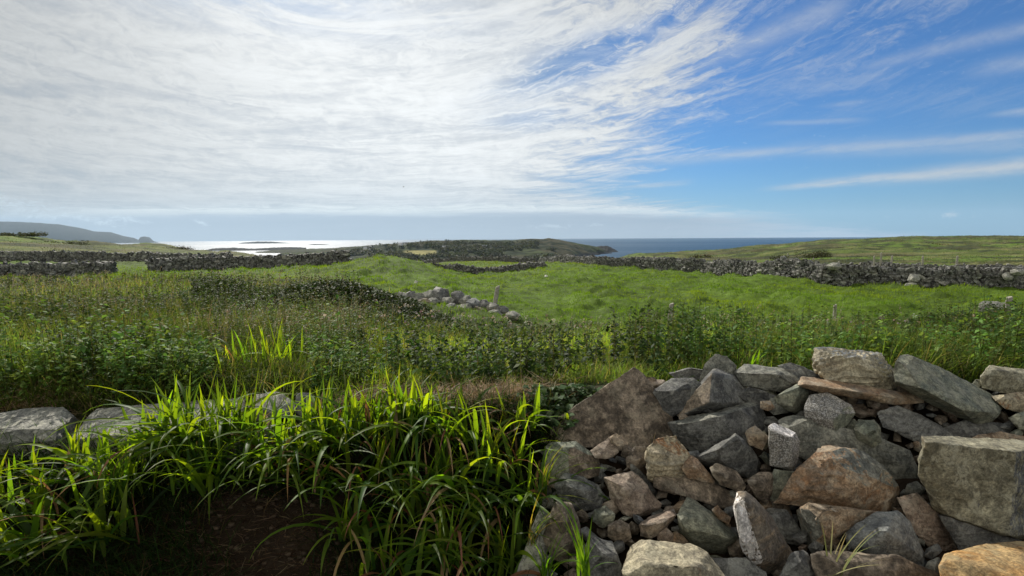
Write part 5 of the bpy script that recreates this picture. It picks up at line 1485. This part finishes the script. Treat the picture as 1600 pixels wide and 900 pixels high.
M_WHITE = plain('whitewash', (.78, .78, .75), .7, 0, .5, .05); M_SLATE = plain('slate_roof', (.30, .31, .33), .6, 0, .5, .15); M_DARKW = plain('dark_window', (.04, .045, .05), .3, 0, 1, .1)
def house(px, py, wpx, label, long_=1.0):
    lo, hi = 900.0, 1440.0
    for Yt in np.linspace(900, 1440, 109):            # find where the line of sight meets the slope
        p = at(px, py, Yt)
        if head_z(np.array(px * 1.0), np.array(p[0]), np.array(Yt)) >= p[2] - .3:
            break
    Yt = float(Yt); p = at(px, py, Yt)
    L = wpx * Yt / F; Wd = 6.5; Hh = 3.4; Rf = 2.4
    z0 = float(head_z(np.array(px * 1.0), np.array(p[0]), np.array(Yt))) - .8
    root = empty('farmhouse', (p[0], Yt, z0))
    a = random.uniform(-.3, .3); ca, sa = math.cos(a), math.sin(a)
    tr = lambda x, y, z: (p[0] + x * ca - y * sa, Yt + x * sa + y * ca, z0 + z)
    bm = bmesh.new()
    lo4 = [(-L / 2, -Wd / 2), (L / 2, -Wd / 2), (L / 2, Wd / 2), (-L / 2, Wd / 2)]
    b = [bm.verts.new(tr(x, y, 0)) for x, y in lo4]; t = [bm.verts.new(tr(x, y, Hh + .8)) for x, y in lo4]
    g1 = bm.verts.new(tr(-L / 2, 0, Hh + .8 + Rf)); g2 = bm.verts.new(tr(L / 2, 0, Hh + .8 + Rf))
    for i in (0, 2): bm.faces.new((b[i], b[(i + 1) % 4], t[(i + 1) % 4], t[i]))
    bm.faces.new((b[1], b[2], t[2], g2, t[1])); bm.faces.new((b[3], b[0], t[0], g1, t[3]))
    bm_obj('walls', bm, M_WHITE, parent=root)
    bm = bmesh.new()
    for sgn in (-1, 1):
        q = [tr(-L / 2 - .3, sgn * (Wd / 2 + .4), Hh + .7), tr(L / 2 + .3, sgn * (Wd / 2 + .4), Hh + .7), tr(L / 2 + .3, 0, Hh + 1.1 + Rf), tr(-L / 2 - .3, 0, Hh + 1.1 + Rf)]
        vs = [bm.verts.new(v) for v in q]; vs2 = [bm.verts.new((v[0], v[1], v[2] + .25)) for v in q]
        bm.faces.new(vs); bm.faces.new(vs2[::-1])
        for i in range(4): bm.faces.new((vs[i], vs[(i + 1) % 4], vs2[(i + 1) % 4], vs2[i]))
    rf = bm_obj('roof', bm, M_SLATE, parent=root)
    for sx in (-.3, .3):
        bm = bmesh.new()
        q = [tr(L * sx - .6, -Wd / 2 - .05, 1.9), tr(L * sx + .6, -Wd / 2 - .05, 1.9), tr(L * sx + .6, -Wd / 2 - .05, 3.2), tr(L * sx - .6, -Wd / 2 - .05, 3.2)]
        bm.faces.new([bm.verts.new(v) for v in q])
        bm_obj('window', bm, M_DARKW, parent=root)
    tag(root, label, 'house', 'white farmhouses on the headland')
for (px, py, w, lb) in [(580, 386.5, 8, 'long low white house nearest the shore end of the headland'), (579.5, 392, 5, 'small white house directly below the shore end house'), (571, 389.5, 5, 'tiny white house left of the shore end houses'),
                        (634, 382.5, 6, 'pale house near the skyline left of the tan field'), (626, 383.5, 6, 'grey house next to the pale skyline house'), (694, 388.5, 6, 'small white house just right of the tan field'),
                        (707, 389.5, 9, 'brightest white house, second right of the tan field'), (717, 390, 7, 'greyish house touching the brightest white house'), (724, 388.3, 6, 'small house right of the greyish house'), (757, 387, 8, 'pale house alone farther right on the headland')]:
    house(px, py, w, lb)

# a bird far off in the sky
def bird():
    c = at(630.5, 292, 170.0)
    bm = bmesh.new()
    B = [(-.22, 0, 0, .02), (-.1, 0, 0, .06), (.05, 0, 0, .07), (.2, 0, .02, .05), (.27, 0, .02, .02)]
    rings = []
    for (x, y, z, r) in B:
        rings.append([bm.verts.new((c[0] + x, c[1] + r * math.cos(a), c[2] + z + r * math.sin(a))) for a in np.linspace(0, 2 * math.pi, 9)[:-1]])
    for i in range(len(rings) - 1):
        for a in range(8): bm.faces.new((rings[i][a], rings[i][(a + 1) % 8], rings[i + 1][(a + 1) % 8], rings[i + 1][a]))
    bm.faces.new(rings[0]); bm.faces.new(rings[-1][::-1])
    for s in (-1, 1):
        pts = [(.10, s * .05, .03), (.13, s * .25, .14), (.02, s * .5, .08), (-.04, s * .26, .12), (-.06, s * .05, .03)]
        a = [bm.verts.new((c[0] + x, c[1] + y, c[2] + z)) for x, y, z in pts]; b = [bm.verts.new((c[0] + x, c[1] + y, c[2] + z + .015)) for x, y, z in pts]
        bm.faces.new(a); bm.faces.new(b[::-1])
        for i in range(5): bm.faces.new((a[i], a[(i + 1) % 5], b[(i + 1) % 5], b[i]))
    o = bm_obj('bird', bm, plain('bird_feathers', (.06, .06, .06), .8), loc=tuple(c))
    tag(o, 'tiny dark bird flying high over the sea', 'bird')
bird()

# ------------------------------------------------------------------ haze
def haze():
    m, N, out = new_mat('haze')
    v = N.n('ShaderNodeVolumePrincipled')
    v.inputs['Color'].default_value = (.60, .80, 1.0, 1)
    v.inputs['Density'].default_value = 3.2e-5
    v.inputs['Anisotropy'].default_value = 0.3
    N.t.links.new(v.outputs[0], out.inputs['Volume'])
    bm = bmesh.new()
    bmesh.ops.create_cube(bm, size=1.0)
    for q in bm.verts:
        q.co = Vector((q.co.x * 31000, q.co.y * 31000, -62 if q.co.z < 0 else 700))
    o = bm_obj('haze', bm, m)
    tag(o, 'thin pale sea haze over the whole coast', kind='stuff')
HAZE = True
if HAZE: haze()
